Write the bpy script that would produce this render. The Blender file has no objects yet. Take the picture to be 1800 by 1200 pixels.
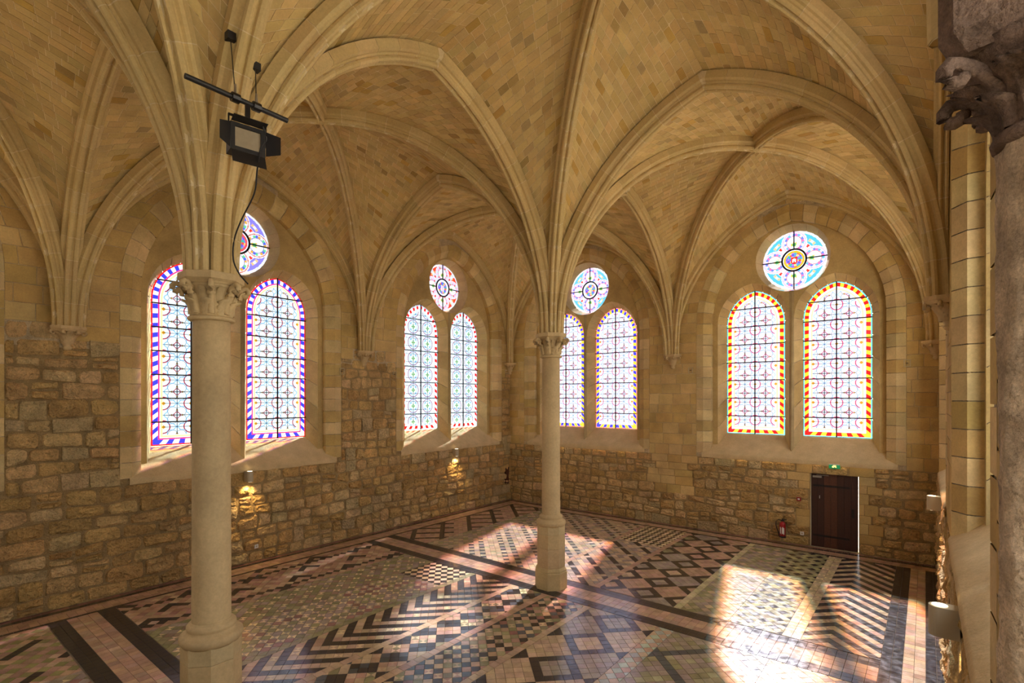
import bpy, math, random
import numpy as np
from mathutils import Vector, Matrix
from mathutils.geometry import delaunay_2d_cdt
from mathutils.bvhtree import BVHTree

rnd = random.Random(7)
PI = math.pi
SC = bpy.context.scene
COL = SC.collection

# ------------------------------------------------------------------ camera, world, sun, exposure
F_PX, HOR, YAW = 908.0, 699.0, 0.6748
CAM = Vector((12.865, -15.93, 4.0))
cam = bpy.data.cameras.new('camera'); camo = bpy.data.objects.new('camera', cam); COL.objects.link(camo)
cam.sensor_width = 36; cam.lens = F_PX / 1800 * 36
cam.shift_y = (HOR - 600) / 1800
cam.clip_start = 0.05; cam.clip_end = 300
camo.location = CAM; camo.rotation_euler = (PI / 2, 0, YAW)
SC.camera = camo
SC.view_settings.view_transform = 'Standard'; SC.view_settings.look = 'None'
SC.view_settings.gamma = 1; SC.view_settings.use_curve_mapping = False
SC.view_settings.exposure = 0.05
cy = SC.cycles
cy.use_denoising = True
cy.max_bounces = 10; cy.diffuse_bounces = 5; cy.glossy_bounces = 3; cy.transparent_max_bounces = 12
cy.transmission_bounces = 4; cy.caustics_reflective = False; cy.caustics_refractive = False
cy.sample_clamp_indirect = 10

WORLD_STR = 4.9
world = bpy.data.worlds.new('sky'); SC.world = world; world.use_nodes = True
wn = world.node_tree; wn.nodes.clear()
wo = wn.nodes.new('ShaderNodeOutputWorld'); bg = wn.nodes.new('ShaderNodeBackground')
tc = wn.nodes.new('ShaderNodeTexCoord'); sp = wn.nodes.new('ShaderNodeSeparateXYZ'); cr = wn.nodes.new('ShaderNodeValToRGB')
wn.links.new(tc.outputs['Generated'], sp.inputs[0]); wn.links.new(sp.outputs['Z'], cr.inputs[0])
cr.color_ramp.elements[0].position = 0.0; cr.color_ramp.elements[0].color = (1.0, 0.96, 0.88, 1)
cr.color_ramp.elements[1].position = 0.6; cr.color_ramp.elements[1].color = (0.88, 0.92, 1.0, 1)
wn.links.new(cr.outputs[0], bg.inputs[0]); bg.inputs[1].default_value = WORLD_STR
wn.links.new(bg.outputs[0], wo.inputs[0])

SUN_DIR = Vector((0.26, -0.965, -0.76)).normalized()       # the way the light travels
sun = bpy.data.lights.new('sun', 'SUN'); suno = bpy.data.objects.new('sun', sun); COL.objects.link(suno)
sun.energy = 62; sun.angle = math.radians(2.4); sun.color = (1.0, 0.93, 0.80)
suno.rotation_euler = SUN_DIR.to_track_quat('-Z', 'Y').to_euler(); suno.location = (0, 20, 20)

# ------------------------------------------------------------------ room measures
W, XC = 13.12, 6.64
YR = [0.0, -6.82, -13.52, -20.22]
XR = [0.0, XC, W]
ZS, ZA, ZB, ZW = 5.36, 9.32, 9.55, 9.51
SILL_Z = 2.33

# ------------------------------------------------------------------ materials
def node_mat(name):
    m = bpy.data.materials.new(name); m.use_nodes = True
    nt = m.node_tree; nt.nodes.clear()
    return m, nt, nt.nodes.new('ShaderNodeOutputMaterial')

def stone_mat(name, rough=0.9, var=0.25, scale=3.0, bumps=((60, 0.25, 0.004),), tint=(1, 1, 1), spec=0.2, stain=0.0, pits=0.0):
    m, nt, out = node_mat(name)
    N, L = nt.nodes, nt.links
    b = N.new('ShaderNodeBsdfPrincipled'); L.new(b.outputs[0], out.inputs[0])
    at = N.new('ShaderNodeAttribute'); at.attribute_name = 'Col'
    pos = N.new('ShaderNodeNewGeometry')
    def noise(sc, det=5, ro=0.6):
        n = N.new('ShaderNodeTexNoise'); n.inputs['Scale'].default_value = sc
        n.inputs['Detail'].default_value = det; n.inputs['Roughness'].default_value = ro
        L.new(pos.outputs['Position'], n.inputs['Vector']); return n
    def mapr(src, a, c, lo=0.3, hi=0.7):
        r = N.new('ShaderNodeMapRange'); r.inputs[1].default_value = lo; r.inputs[2].default_value = hi
        r.inputs[3].default_value = a; r.inputs[4].default_value = c; L.new(src, r.inputs[0]); return r.outputs[0]
    def mul(col, fac):
        x = N.new('ShaderNodeVectorMath'); x.operation = 'SCALE'; L.new(col, x.inputs[0]); L.new(fac, x.inputs['Scale']); return x.outputs[0]
    c = at.outputs['Color']
    t = N.new('ShaderNodeVectorMath'); t.operation = 'MULTIPLY'; L.new(c, t.inputs[0]); t.inputs[1].default_value = tint; c = t.outputs[0]
    c = mul(c, mapr(noise(scale).outputs[0], 1 - var, 1 + var))
    c = mul(c, mapr(noise(scale * 14, 4, 0.7).outputs[0], 1 - var * 0.8, 1 + var * 0.8))
    if stain > 0:
        c = mul(c, mapr(noise(0.55, 6, 0.65).outputs[0], 1.0, 1 - stain, 0.45, 0.68))
    h = None
    for sc, st, dist in bumps:
        bp = N.new('ShaderNodeBump'); bp.inputs['Strength'].default_value = st; bp.inputs['Distance'].default_value = dist
        L.new(noise(sc, 6, 0.65).outputs[0], bp.inputs['Height'])
        if h is not None: L.new(h, bp.inputs['Normal'])
        h = bp.outputs[0]
    if pits > 0:
        v = N.new('ShaderNodeTexVoronoi'); v.inputs['Scale'].default_value = 16; v.feature = 'F1'
        nz = noise(8, 3); mx = N.new('ShaderNodeVectorMath'); mx.operation = 'MULTIPLY_ADD'
        L.new(nz.outputs['Color'], mx.inputs[0]); mx.inputs[1].default_value = (0.15, 0.15, 0.15); L.new(pos.outputs['Position'], mx.inputs[2])
        L.new(mx.outputs[0], v.inputs['Vector'])
        bp = N.new('ShaderNodeBump'); bp.inputs['Strength'].default_value = 0.9; bp.inputs['Distance'].default_value = pits
        L.new(v.outputs['Distance'], bp.inputs['Height']); L.new(h, bp.inputs['Normal']); h = bp.outputs[0]
        c = mul(c, mapr(v.outputs['Distance'], 0.85, 1.06, 0.0, 0.5))
    if h is not None: L.new(h, b.inputs['Normal'])
    L.new(c, b.inputs['Base Color'])
    b.inputs['Roughness'].default_value = rough; b.inputs['Specular IOR Level'].default_value = spec
    return m

def plain_mat(name, col, rough=0.5, metal=0.0, bump=0.0, var=0.15, emit=None, estr=1.0):
    m, nt, out = node_mat(name); N, L = nt.nodes, nt.links
    b = N.new('ShaderNodeBsdfPrincipled'); L.new(b.outputs[0], out.inputs[0])
    n = N.new('ShaderNodeTexNoise'); n.inputs['Scale'].default_value = 25; n.inputs['Detail'].default_value = 5
    g = N.new('ShaderNodeNewGeometry'); L.new(g.outputs['Position'], n.inputs['Vector'])
    r = N.new('ShaderNodeMixRGB'); r.inputs[1].default_value = (*[x * (1 - var) for x in col], 1); r.inputs[2].default_value = (*[min(1, x * (1 + var)) for x in col], 1)
    L.new(n.outputs[0], r.inputs[0]); L.new(r.outputs[0], b.inputs['Base Color'])
    b.inputs['Roughness'].default_value = rough; b.inputs['Metallic'].default_value = metal
    if bump:
        bp = N.new('ShaderNodeBump'); bp.inputs['Strength'].default_value = 0.5; bp.inputs['Distance'].default_value = bump
        L.new(n.outputs[0], bp.inputs['Height']); L.new(bp.outputs[0], b.inputs['Normal'])
    if emit:
        b.inputs['Emission Color'].default_value = (*emit, 1); b.inputs['Emission Strength'].default_value = estr
    return m

def glass_mat(name, fac=0.5):
    m, nt, out = node_mat(name); N, L = nt.nodes, nt.links
    at = N.new('ShaderNodeAttribute'); at.attribute_name = 'Col'
    tr = N.new('ShaderNodeBsdfTransparent'); tl = N.new('ShaderNodeBsdfTranslucent'); gl = N.new('ShaderNodeBsdfGlossy')
    gl.inputs['Roughness'].default_value = 0.15
    L.new(at.outputs['Color'], tr.inputs[0]); L.new(at.outputs['Color'], tl.inputs[0])
    a = N.new('ShaderNodeMixShader'); a.inputs[0].default_value = fac; L.new(tr.outputs[0], a.inputs[1]); L.new(tl.outputs[0], a.inputs[2])
    c = N.new('ShaderNodeMixShader'); c.inputs[0].default_value = 0.03; L.new(a.outputs[0], c.inputs[1]); L.new(gl.outputs[0], c.inputs[2])
    L.new(c.outputs[0], out.inputs[0]); return m

def tile_mat(name):
    m = stone_mat(name, rough=0.3, var=0.2, scale=5, bumps=(), spec=0.6)
    nt = m.node_tree; N, L = nt.nodes, nt.links
    [n for n in N if n.type == 'BSDF_PRINCIPLED'][0].inputs['IOR'].default_value = 1.65
    b = [n for n in N if n.type == 'BSDF_PRINCIPLED'][0]
    n = N.new('ShaderNodeTexNoise'); n.inputs['Scale'].default_value = 9
    g = N.new('ShaderNodeNewGeometry'); L.new(g.outputs['Position'], n.inputs['Vector'])
    r = N.new('ShaderNodeMapRange'); r.inputs[1].default_value = 0.3; r.inputs[2].default_value = 0.7; r.inputs[3].default_value = 0.13; r.inputs[4].default_value = 0.25
    L.new(n.outputs[0], r.inputs[0]); L.new(r.outputs[0], b.inputs['Roughness'])
    return m

M = dict(
    rubble=stone_mat('rubble_stone', 0.95, 0.24, 4, ((6, 0.9, 0.11), (21, 0.9, 0.05), (80, 0.7, 0.012)), stain=0.2, pits=0.035),
    ashlar=stone_mat('dressed_limestone', 0.9, 0.14, 2.5, ((14, 0.3, 0.012), (80, 0.4, 0.004)), stain=0.3, tint=(0.97, 0.96, 0.86)),
    mortar=stone_mat('lime_mortar', 0.95, 0.25, 4, ((10, 0.9, 0.06), (40, 0.8, 0.02)), stain=0.25),
    joint=stone_mat('vault_joint_mortar', 0.95, 0.12, 4, ((70, 0.4, 0.004),), stain=0.1, tint=(0.97, 0.965, 0.87)),
    vault=stone_mat('vault_limestone', 0.92, 0.10, 3, ((70, 0.3, 0.003),), stain=0.12, tint=(0.97, 0.96, 0.86)),
    rib=stone_mat('rib_limestone', 0.88, 0.12, 2.2, ((60, 0.3, 0.003),), stain=0.15, tint=(0.97, 0.965, 0.87)),
    column=stone_mat('column_limestone', 0.8, 0.12, 1.6, ((50, 0.3, 0.003), (9, 0.2, 0.01)), stain=0.2),
    weathered=stone_mat('weathered_stone', 0.9, 0.35, 9, ((12, 0.8, 0.03), (60, 0.6, 0.01)), stain=0.3, pits=0.012),
    plaster=stone_mat('sill_plaster', 0.85, 0.12, 3, ((10, 0.5, 0.02), (50, 0.4, 0.006)), stain=0.1),
    tile=tile_mat('glazed_terracotta_tiles'),
    glass=glass_mat('stained_glass', 0.08),
    iron=plain_mat('black_iron', (0.015, 0.014, 0.013), 0.6, 0.3),
    black=plain_mat('black_painted_metal', (0.012, 0.011, 0.011), 0.55),
    blackm=plain_mat('satin_black_steel', (0.03, 0.028, 0.027), 0.35, 0.6),
    lens=plain_mat('frosted_lamp_glass', (0.35, 0.29, 0.2), 0.25),
    lampbody=plain_mat('beige_lamp_metal', (0.50, 0.43, 0.29), 0.5, 0.1, var=0.05),
    lit=plain_mat('lit_lamp_disc', (0.9, 0.9, 0.9), 0.4, emit=(1.0, 0.82, 0.55), estr=5),
    wood=plain_mat('dark_oak', (0.045, 0.014, 0.008), 0.5, 0, 0.004, 0.45),
    woodpale=plain_mat('paler_oak', (0.09, 0.03, 0.014), 0.5, 0, 0.004, 0.5),
    red=plain_mat('red_enamel', (0.35, 0.01, 0.012), 0.3),
    white=plain_mat('white_plastic', (0.75, 0.74, 0.7), 0.4, var=0.03),
    green=plain_mat('green_sign', (0.01, 0.14, 0.05), 0.4, emit=(0.02, 0.35, 0.12), estr=0.5),
    signlit=plain_mat('lit_sign_symbol', (0.9, 0.8, 0.3), 0.4, emit=(1.0, 0.65, 0.15), estr=2.5),
    steel=plain_mat('steel', (0.5, 0.5, 0.48), 0.3, 0.9),
    gravel=plain_mat('pale_gravel', (0.36, 0.33, 0.27), 0.9, 0, 0.01),
    sky_blocker=plain_mat('sky_blocker_grey', (0.08, 0.08, 0.09), 0.8),
)

# ------------------------------------------------------------------ mesh helpers
def obj(name, V, Fc, mat, parent=None, cols=None, smooth=False, centre=False):
    me = bpy.data.meshes.new(name)
    V = [tuple(v) for v in V]
    loc = None
    if centre:
        a = np.array(V); c = (a.min(0) + a.max(0)) / 2; loc = tuple(c); V = (a - c).tolist()
    me.from_pydata(V, [], Fc)
    if cols is not None:
        if len(cols) == 3 and not hasattr(cols[0], '__len__'):
            arr = np.tile(np.array([*cols, 1.0], dtype=np.float32), (len(me.loops), 1))
        else:
            tot = np.array([len(f) for f in Fc]); arr = np.ones((len(cols), 4), dtype=np.float32)
            arr[:, :3] = np.array(cols, dtype=np.float32); arr = np.repeat(arr, tot, axis=0)
        ca = me.color_attributes.new('Col', 'FLOAT_COLOR', 'CORNER'); ca.data.foreach_set('color', arr.ravel())
    if smooth: me.polygons.foreach_set('use_smooth', [True] * len(me.polygons))
    me.materials.append(mat)
    o = bpy.data.objects.new(name, me); COL.objects.link(o)
    if loc: o.location = loc
    if parent is not None: o.parent = parent
    return o

class MB:
    def __init__(s): s.v = []; s.f = []; s.c = []
    def add(s, V, Fc, col=(0.5, 0.5, 0.5)):
        n = len(s.v); s.v += [tuple(v) for v in V]; s.f += [[i + n for i in f] for f in Fc]
        if len(Fc) and hasattr(col[0], '__len__'): s.c += list(col)
        else: s.c += [col] * len(Fc)
        return s
    def box(s, a, b, col=(0.5, 0.5, 0.5)):
        x0, y0, z0 = a; x1, y1, z1 = b
        return s.add([(x0, y0, z0), (x1, y0, z0), (x1, y1, z0), (x0, y1, z0), (x0, y0, z1), (x1, y0, z1), (x1, y1, z1), (x0, y1, z1)],
                     [(0, 3, 2, 1), (4, 5, 6, 7), (0, 1, 5, 4), (1, 2, 6, 5), (2, 3, 7, 6), (3, 0, 4, 7)], col)
    def mapped(s, fn):
        s.v = [tuple(fn(*p)) for p in s.v]; return s
    def obj(s, name, mat, parent=None, smooth=False, centre=False):
        return obj(name, s.v, s.f, mat, parent, s.c, smooth, centre)

def lathe(prof, n=24, phase=0.0, cap=True):
    V = []; Fc = []
    for r, z in prof:
        for k in range(n):
            a = phase + 2 * PI * k / n; V.append((r * math.cos(a), r * math.sin(a), z))
    for i in range(len(prof) - 1):
        for k in range(n):
            a, b = i * n + k, i * n + (k + 1) % n; Fc.append((a, b, b + n, a + n))
    if cap:
        Fc.append(tuple(range(n - 1, -1, -1))); Fc.append(tuple(range((len(prof) - 1) * n, len(prof) * n)))
    return V, Fc

def tube(path, r, n=8):
    V = []; Fc = []; P = [Vector(p) for p in path]
    for i, p in enumerate(P):
        t = (P[min(i + 1, len(P) - 1)] - P[max(i - 1, 0)]).normalized()
        up = Vector((0, 0, 1)) if abs(t.z) < 0.9 else Vector((1, 0, 0))
        s = t.cross(up).normalized(); u = s.cross(t).normalized()
        rr = r[i] if hasattr(r, '__len__') else r
        for k in range(n):
            a = 2 * PI * k / n; V.append(p + s * (rr * math.cos(a)) + u * (rr * math.sin(a)))
    for i in range(len(P) - 1):
        for k in range(n):
            a, b = i * n + k, i * n + (k + 1) % n; Fc.append((a, b, b + n, a + n))
    Fc.append(tuple(range(n))); Fc.append(tuple(range((len(P) - 1) * n, len(P) * n)))
    return V, Fc

def empty(name, loc=(0, 0, 0), rz=0):
    o = bpy.data.objects.new(name, None); COL.objects.link(o); o.location = loc; o.rotation_euler = (0, 0, rz); o.empty_display_size = 0.2
    return o
def tag(o, label, cat, group=None):
    o['label'] = label; o['category'] = cat
    if group: o['group'] = group
    return o
def struct(o): o['kind'] = 'structure'; return o

CA, SA = math.cos(YAW), math.sin(YAW)
def score(V):
    c = [sum(v[k] for v in V) / len(V) for k in range(3)]
    dx, dy, dz = c[0] - CAM.x, c[1] - CAM.y, c[2] - CAM.z
    d = -dx * SA + dy * CA; s = dx * CA + dy * SA
    if d < 0.4: return 0
    u = 900 + F_PX * s / d; v = HOR - F_PX * dz / d
    if not (-20 < u < 1820 and -20 < v < 1220): return 0
    px = []
    for p in V[:8]:
        dx, dy, dz = p[0] - CAM.x, p[1] - CAM.y, p[2] - CAM.z
        dd = max(0.3, -dx * SA + dy * CA); px.append((F_PX * (dx * CA + dy * SA) / dd, F_PX * dz / dd))
    return (max(a[0] for a in px) - min(a[0] for a in px)) * (max(a[1] for a in px) - min(a[1] for a in px))

class Pieces:
    def __init__(s): s.p = []
    def add(s, V, Fc, col): s.p.append((score(V), len(s.p), V, Fc, col))
    def finish(s, name, rest, mat, parent, limit=300, smooth=False):
        s.p.sort(key=lambda q: (-q[0], q[1]))
        mb = MB(); k = 0
        for sc, i, V, Fc, col in s.p:
            if sc > 0 and k < limit:
                cc = col if hasattr(col[0], '__len__') else [col] * len(Fc)
                obj(name, V, Fc, mat, parent, cc, smooth, True); k += 1
            else: mb.add(V, Fc, col)
        if mb.v:
            o = mb.obj(rest, mat, parent, smooth); o['kind'] = 'stuff'

def jit(c, a=0.08, h=0.03):
    k = 1 + rnd.uniform(-a, a); return tuple(max(0.005, x * k * (1 + rnd.uniform(-h, h))) for x in c)

# ------------------------------------------------------------------ the ground outside and an unseen roof slab added to block light leaks at the vault
mb = MB(); mb.add([(-60, -60, -0.5), (70, -60, -0.5), (70, 70, -0.5), (-60, 70, -0.5)], [(0, 1, 2, 3)]); struct(mb.obj('ground', M['gravel']))
mb = MB(); mb.box((-1.4, YR[3] - 1.0, 10.3), (W + 1.4, 1.4, 10.5)); struct(mb.obj('sky_blocker', M['sky_blocker']))

# ------------------------------------------------------------------ wall frames: u runs along the wall, n into the room
def FL(u, z, n): return (n, u, z)
def FF(u, z, n): return (u, -n, z)
def FR(u, z, n): return (W - n, u, z)
def FB(u, z, n): return (u, YR[3] + n, z)

HW = 2.36; ZSP = 6.25; RISE = 2.9
def half_at(hw, zs, rise, z):
    if z <= zs: return hw
    if z >= zs + rise: return 0
    R = (hw * hw + rise * rise) / (2 * hw)
    q = R * R - (z - zs) ** 2
    return max(0, hw - R + math.sqrt(max(q, 0)))
def outline(hw, zb, zs, rise, nj=10, na=10):
    R = (hw * hw + rise * rise) / (2 * hw); th = math.atan2(rise, R - hw)
    L = [(-hw, zb + (zs - zb) * i / nj) for i in range(nj)]
    A = [(-hw + R - R * math.cos(th * i / na), zs + R * math.sin(th * i / na)) for i in range(na + 1)]
    left = L + A
    return left + [(-x, z) for x, z in reversed(left[:-1])]

C_RUB = [(0.72, 0.48, 0.19), (0.66, 0.43, 0.165), (0.75, 0.52, 0.235), (0.60, 0.39, 0.15), (0.70, 0.47, 0.20), (0.76, 0.55, 0.27)]
C_ASH = [(0.60, 0.43, 0.19), (0.56, 0.39, 0.155), (0.63, 0.46, 0.22), (0.53, 0.37, 0.15), (0.59, 0.42, 0.19)]
C_VLT = [(0.61, 0.44, 0.205), (0.59, 0.42, 0.19), (0.63, 0.465, 0.225), (0.62, 0.455, 0.215)]
C_VDK = [(0.50, 0.32, 0.10), (0.42, 0.29, 0.12), (0.56, 0.37, 0.12), (0.46, 0.34, 0.17)]
C_MOR = (0.48, 0.34, 0.155)
C_RIB = [(0.61, 0.46, 0.235), (0.58, 0.435, 0.215), (0.63, 0.48, 0.255)]

def rub_block(F, q, h):
    """q: 4 corners (u,z) bl br tr tl. A rough stone with a bulging, uneven face."""
    (a, b, c, d) = q
    w = math.hypot(b[0] - a[0], b[1] - a[1]); t = math.hypot(d[0] - a[0], d[1] - a[1])
    m = min(w, t)
    def lerp(p, r, k): return (p[0] + (r[0] - p[0]) * k, p[1] + (r[1] - p[1]) * k)
    ring = []
    cs = [a, b, c, d]
    for i in range(4):
        p, r = cs[i], cs[(i + 1) % 4]; l = math.hypot(r[0] - p[0], r[1] - p[1]); cut = min(0.3, m * rnd.uniform(0.08, 0.25) / max(l, 0.01))
        ring.append(lerp(p, r, cut)); mid = lerp(p, r, rnd.uniform(0.4, 0.6)); ring.append((mid[0] + rnd.uniform(-.01, .01), mid[1] + rnd.uniform(-.012, .012)))
        ring.append(lerp(p, r, 1 - min(0.3, m * rnd.uniform(0.08, 0.25) / max(l, 0.01))))
    cx = sum(p[0] for p in ring) / 12; cz = sum(p[1] for p in ring) / 12
    V = [F(p[0], p[1], -0.03) for p in ring]
    k = 1 - min(0.25, 0.03 / max(m, 0.05))
    V += [F(cx + (p[0] - cx) * k, cz + (p[1] - cz) * k, h * rnd.uniform(0.2, 1.0)) for p in ring]
    V += [F(cx + (p[0] - cx) * 0.5, cz + (p[1] - cz) * 0.5, h * rnd.uniform(0.5, 1.6)) for p in ring[::2]]
    V.append(F(cx, cz, h * rnd.uniform(0.5, 1.6)))
    Fc = [(i, (i + 1) % 12, 12 + (i + 1) % 12, 12 + i) for i in range(12)]
    for j in range(6):
        Fc.append((12 + 2 * j, 12 + 2 * j + 1, 24 + j)); Fc.append((12 + 2 * j + 1, 12 + (2 * j + 2) % 12, 24 + (j + 1) % 6, 24 + j))
        Fc.append((24 + j, 24 + (j + 1) % 6, 30))
    return V, Fc
def ash_block(F, q, h):
    cx = sum(p[0] for p in q) / 4; cz = sum(p[1] for p in q) / 4
    V = [F(p[0], p[1], -0.02) for p in q] + [F(p[0], p[1], h - 0.004) for p in q]
    V += [F(p[0] + (0.006 if p[0] < cx else -0.006), p[1] + (0.006 if p[1] < cz else -0.006), h) for p in q]
    Fc = []
    for o in (0, 4): Fc += [(o + i, o + (i + 1) % 4, o + 4 + (i + 1) % 4, o + 4 + i) for i in range(4)]
    Fc.append((8, 9, 10, 11)); return V, Fc

def spans(u0, u1, blocks, z):
    B = sorted(b for b in (f(z) for f in blocks) if b)
    out = []; x = u0
    for a, b in B:
        if a > x: out.append((x, a))
        x = max(x, b)
    if x < u1: out.append((x, u1))
    return out

def build_wall(name, F, u0, u1, ztop, openings, style, rows, doors=(), mz=2.2):
    """openings: list of window centres; doors: (ua, ub, ztop)."""
    def blk(extra):
        L = []
        for uc in openings:
            L.append(lambda z, uc=uc: ((uc - half_at(HW + extra, ZSP, RISE + extra, z), uc + half_at(HW + extra, ZSP, RISE + extra, z)) if SILL_Z - (0.12 if extra else 0.0) < z < ZSP + RISE + extra - 0.02 else None))
        for a, b, zt in doors: L.append(lambda z, a=a, b=b, zt=zt: ((a - extra * 0.05, b + extra * 0.05) if z < zt else None))
        return L
    core = MB(); zs = sorted(set([-0.3] + [round(i * 0.08, 3) for i in range(int(ztop / 0.08) + 1)] + [SILL_Z - 0.12, SILL_Z] + [d[2] for d in doors] + [ztop]))
    b0 = blk(0)
    for za, zb in zip(zs[:-1], zs[1:]):
        lo = spans(u0, u1, b0, za + 1e-4); hi = spans(u0, u1, b0, zb - 1e-4)
        if len(lo) != len(hi): hi = lo
        for (a, b), (c, d) in zip(lo, hi):
            core.add([F(a, za, -0.002), F(b, za, -0.002), F(d, zb, -0.002), F(c, zb, -0.002)], [(0, 1, 2, 3)], C_MOR if za < mz else (0.70, 0.56, 0.34))
    wall = struct(core.obj(name, M['mortar']))
    b1 = blk(0.2)
    rub = Pieces(); ash = Pieces()  # rough stones and dressed blocks
    z = 0.0
    ri = 0
    snaps = [SILL_Z - 0.12] + [d[2] for d in doors]
    while z < ztop - 0.1:
        h = rows(z)
        for s in snaps:
            if z < s - 0.02 < z + h + 0.09: h = s - z
        if z + h > ztop: h = ztop - z
        lo = spans(u0, u1, b1, z + 1e-3); hi = spans(u0, u1, b1, z + h - 1e-3)
        if len(lo) != len(hi): hi = lo
        for (a, b), (c, d) in zip(lo, hi):
            if b - a < 0.05: continue
            x = 0.0; Lw = b - a; cuts = [0.0]
            x = rnd.uniform(0.1, 0.5)
            while x < Lw - 0.14:
                cuts.append(x); st = style(a + x, z); x += rnd.uniform(st[1], st[2])
            cuts.append(Lw)
            for p, q in zip(cuts[:-1], cuts[1:]):
                f0, f1 = p / Lw, q / Lw
                ua, ub = a + p, a + q; ud, uc_ = c + (d - c) * f0, c + (d - c) * f1
                st = style((ua + ub) / 2, z); kind = st[0]
                parts = [(z, z + h)]
                if kind == 'rubble' and ub - ua < 0.5 and rnd.random() < 0.22 and h > 0.2:
                    m_ = z + h * rnd.uniform(0.35, 0.65); parts = [(z, m_), (m_, z + h)]
                for z0, z1 in parts:
                    g = 0.012 if kind == 'rubble' else 0.006
                    k0 = (z0 - z) / h; k1 = (z1 - z) / h
                    j = (lambda: rnd.uniform(-.012, .012)) if kind == 'rubble' else (lambda: rnd.uniform(-.001, .001))
                    Q = [(ua + (ud - ua) * k0 + g + j(), z0 + g + j()), (ub + (uc_ - ub) * k0 - g + j(), z0 + g + j()),
                         (ub + (uc_ - ub) * k1 - g + j(), z1 - g + j()), (ua + (ud - ua) * k1 + g + j(), z1 - g + j())]
                    if Q[1][0] - Q[0][0] < 0.02 and Q[2][0] - Q[3][0] < 0.02: continue
                    if z0 < 0.01: Q[0] = (Q[0][0], 0.0); Q[1] = (Q[1][0], 0.0)
                    if kind == 'rubble':
                        hh = rnd.uniform(0.02, 0.065) * st[3] * (1.35 if z < 1.3 else 1.0)
                        def wob(p): k_ = min(1, p[1] / 0.4, abs(p[1] - SILL_Z + .12) / 0.3, abs(p[1] - 1.97) / .3 if doors else 1); return (p[0], p[1] + k_ * (0.035 * math.sin(p[0] * 2.3 + p[1] * 5) + 0.02 * math.sin(p[0] * 6.1 + p[1] * 11)))
                        Q = [wob(p) for p in Q]
                        if rnd.random() < 0.12: rub.add(*ash_block(F, Q, hh * 0.7), jit((0.62, 0.47, 0.24), 0.08))
                        else: rub.add(*rub_block(F, Q, hh), jit(rnd.choice(C_RUB), 0.10))
                    else:
                        ash.add(*ash_block(F, Q, rnd.uniform(0.003, 0.008)), jit(rnd.choice(C_ASH), st[3], 0.03))
        z += h; ri += 1
    nr = sorted([p[0] for p in rub.p] + [p[0] for p in ash.p], reverse=True)
    cut = nr[300] if len(nr) > 300 else 0
    rub.finish('stone', 'small_rubble_stones', M['rubble'], wall, sum(1 for p in rub.p if p[0] > cut))
    ash.finish('ashlar_block', 'small_ashlar_blocks', M['ashlar'], wall, sum(1 for p in ash.p if p[0] > cut))
    return wall

def row_left(z): return rnd.uniform(0.22, 0.34) if z < 5.0 else rnd.uniform(0.31, 0.36)
def sty_left(u, z):
    lim = 4.95 + 0.25 * math.sin(u * 1.7)
    near = -9.0
    if z < lim:
        if z > 3.3 and u > -8.2: return ('rubble', 0.28, 0.5, 0.5)
        if u < -12: return ('rubble', 0.35, 0.72, 1.0)
        return ('rubble', 0.28, 0.6, 1.0)
    return ('ashlar', 0.4, 0.75, 0.04)
def row_far(z): return rnd.uniform(0.2, 0.3) if z < 2.2 else rnd.uniform(0.27, 0.34)
def sty_far(u, z):
    if z < 2.15:
        if 5.9 < u < 7.3 and z > 0.9: return ('ashlar', 0.35, 0.6, 0.12)
        if 10.15 < u < 11.9 and z > 0.1 and (u < 10.5 or u > 11.5): return ('ashlar', 0.28, 0.34, 0.06)
        return ('rubble', 0.28, 0.62, 0.55)
    if z < 4.6: return ('ashlar', 0.35, 0.7, 0.12)
    return ('ashlar', 0.4, 0.75, 0.04)
def sty_right(u, z): return ('rubble', 0.3, 0.6, 0.8) if z < 2.2 else ('ashlar', 0.4, 0.7, 0.08)

DOOR = (10.44, 11.53, 1.97)
WL = [-3.06, -10.13, -16.95]; WF = [3.29, 9.94]; WR = [-3.3, -10.2]
build_wall('wall_left', FL, YR[3] - 0.3, 0.3, 9.9, WL, sty_left, row_left, (), 4.9)
build_wall('wall_far', FF, -0.3, W + 0.3, 9.9, WF, sty_far, row_far, [DOOR])
NY0, NY1, NZ = -18.3, -13.74, 6.4
build_wall('wall_right', FR, YR[3] - 0.3, 0.3, 9.9, WR, sty_right, row_far, [(NY0, NY1, NZ)])
build_wall('wall_rear', FB, -0.3, W + 0.3, 9.9, WF, sty_right, row_far)

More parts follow.
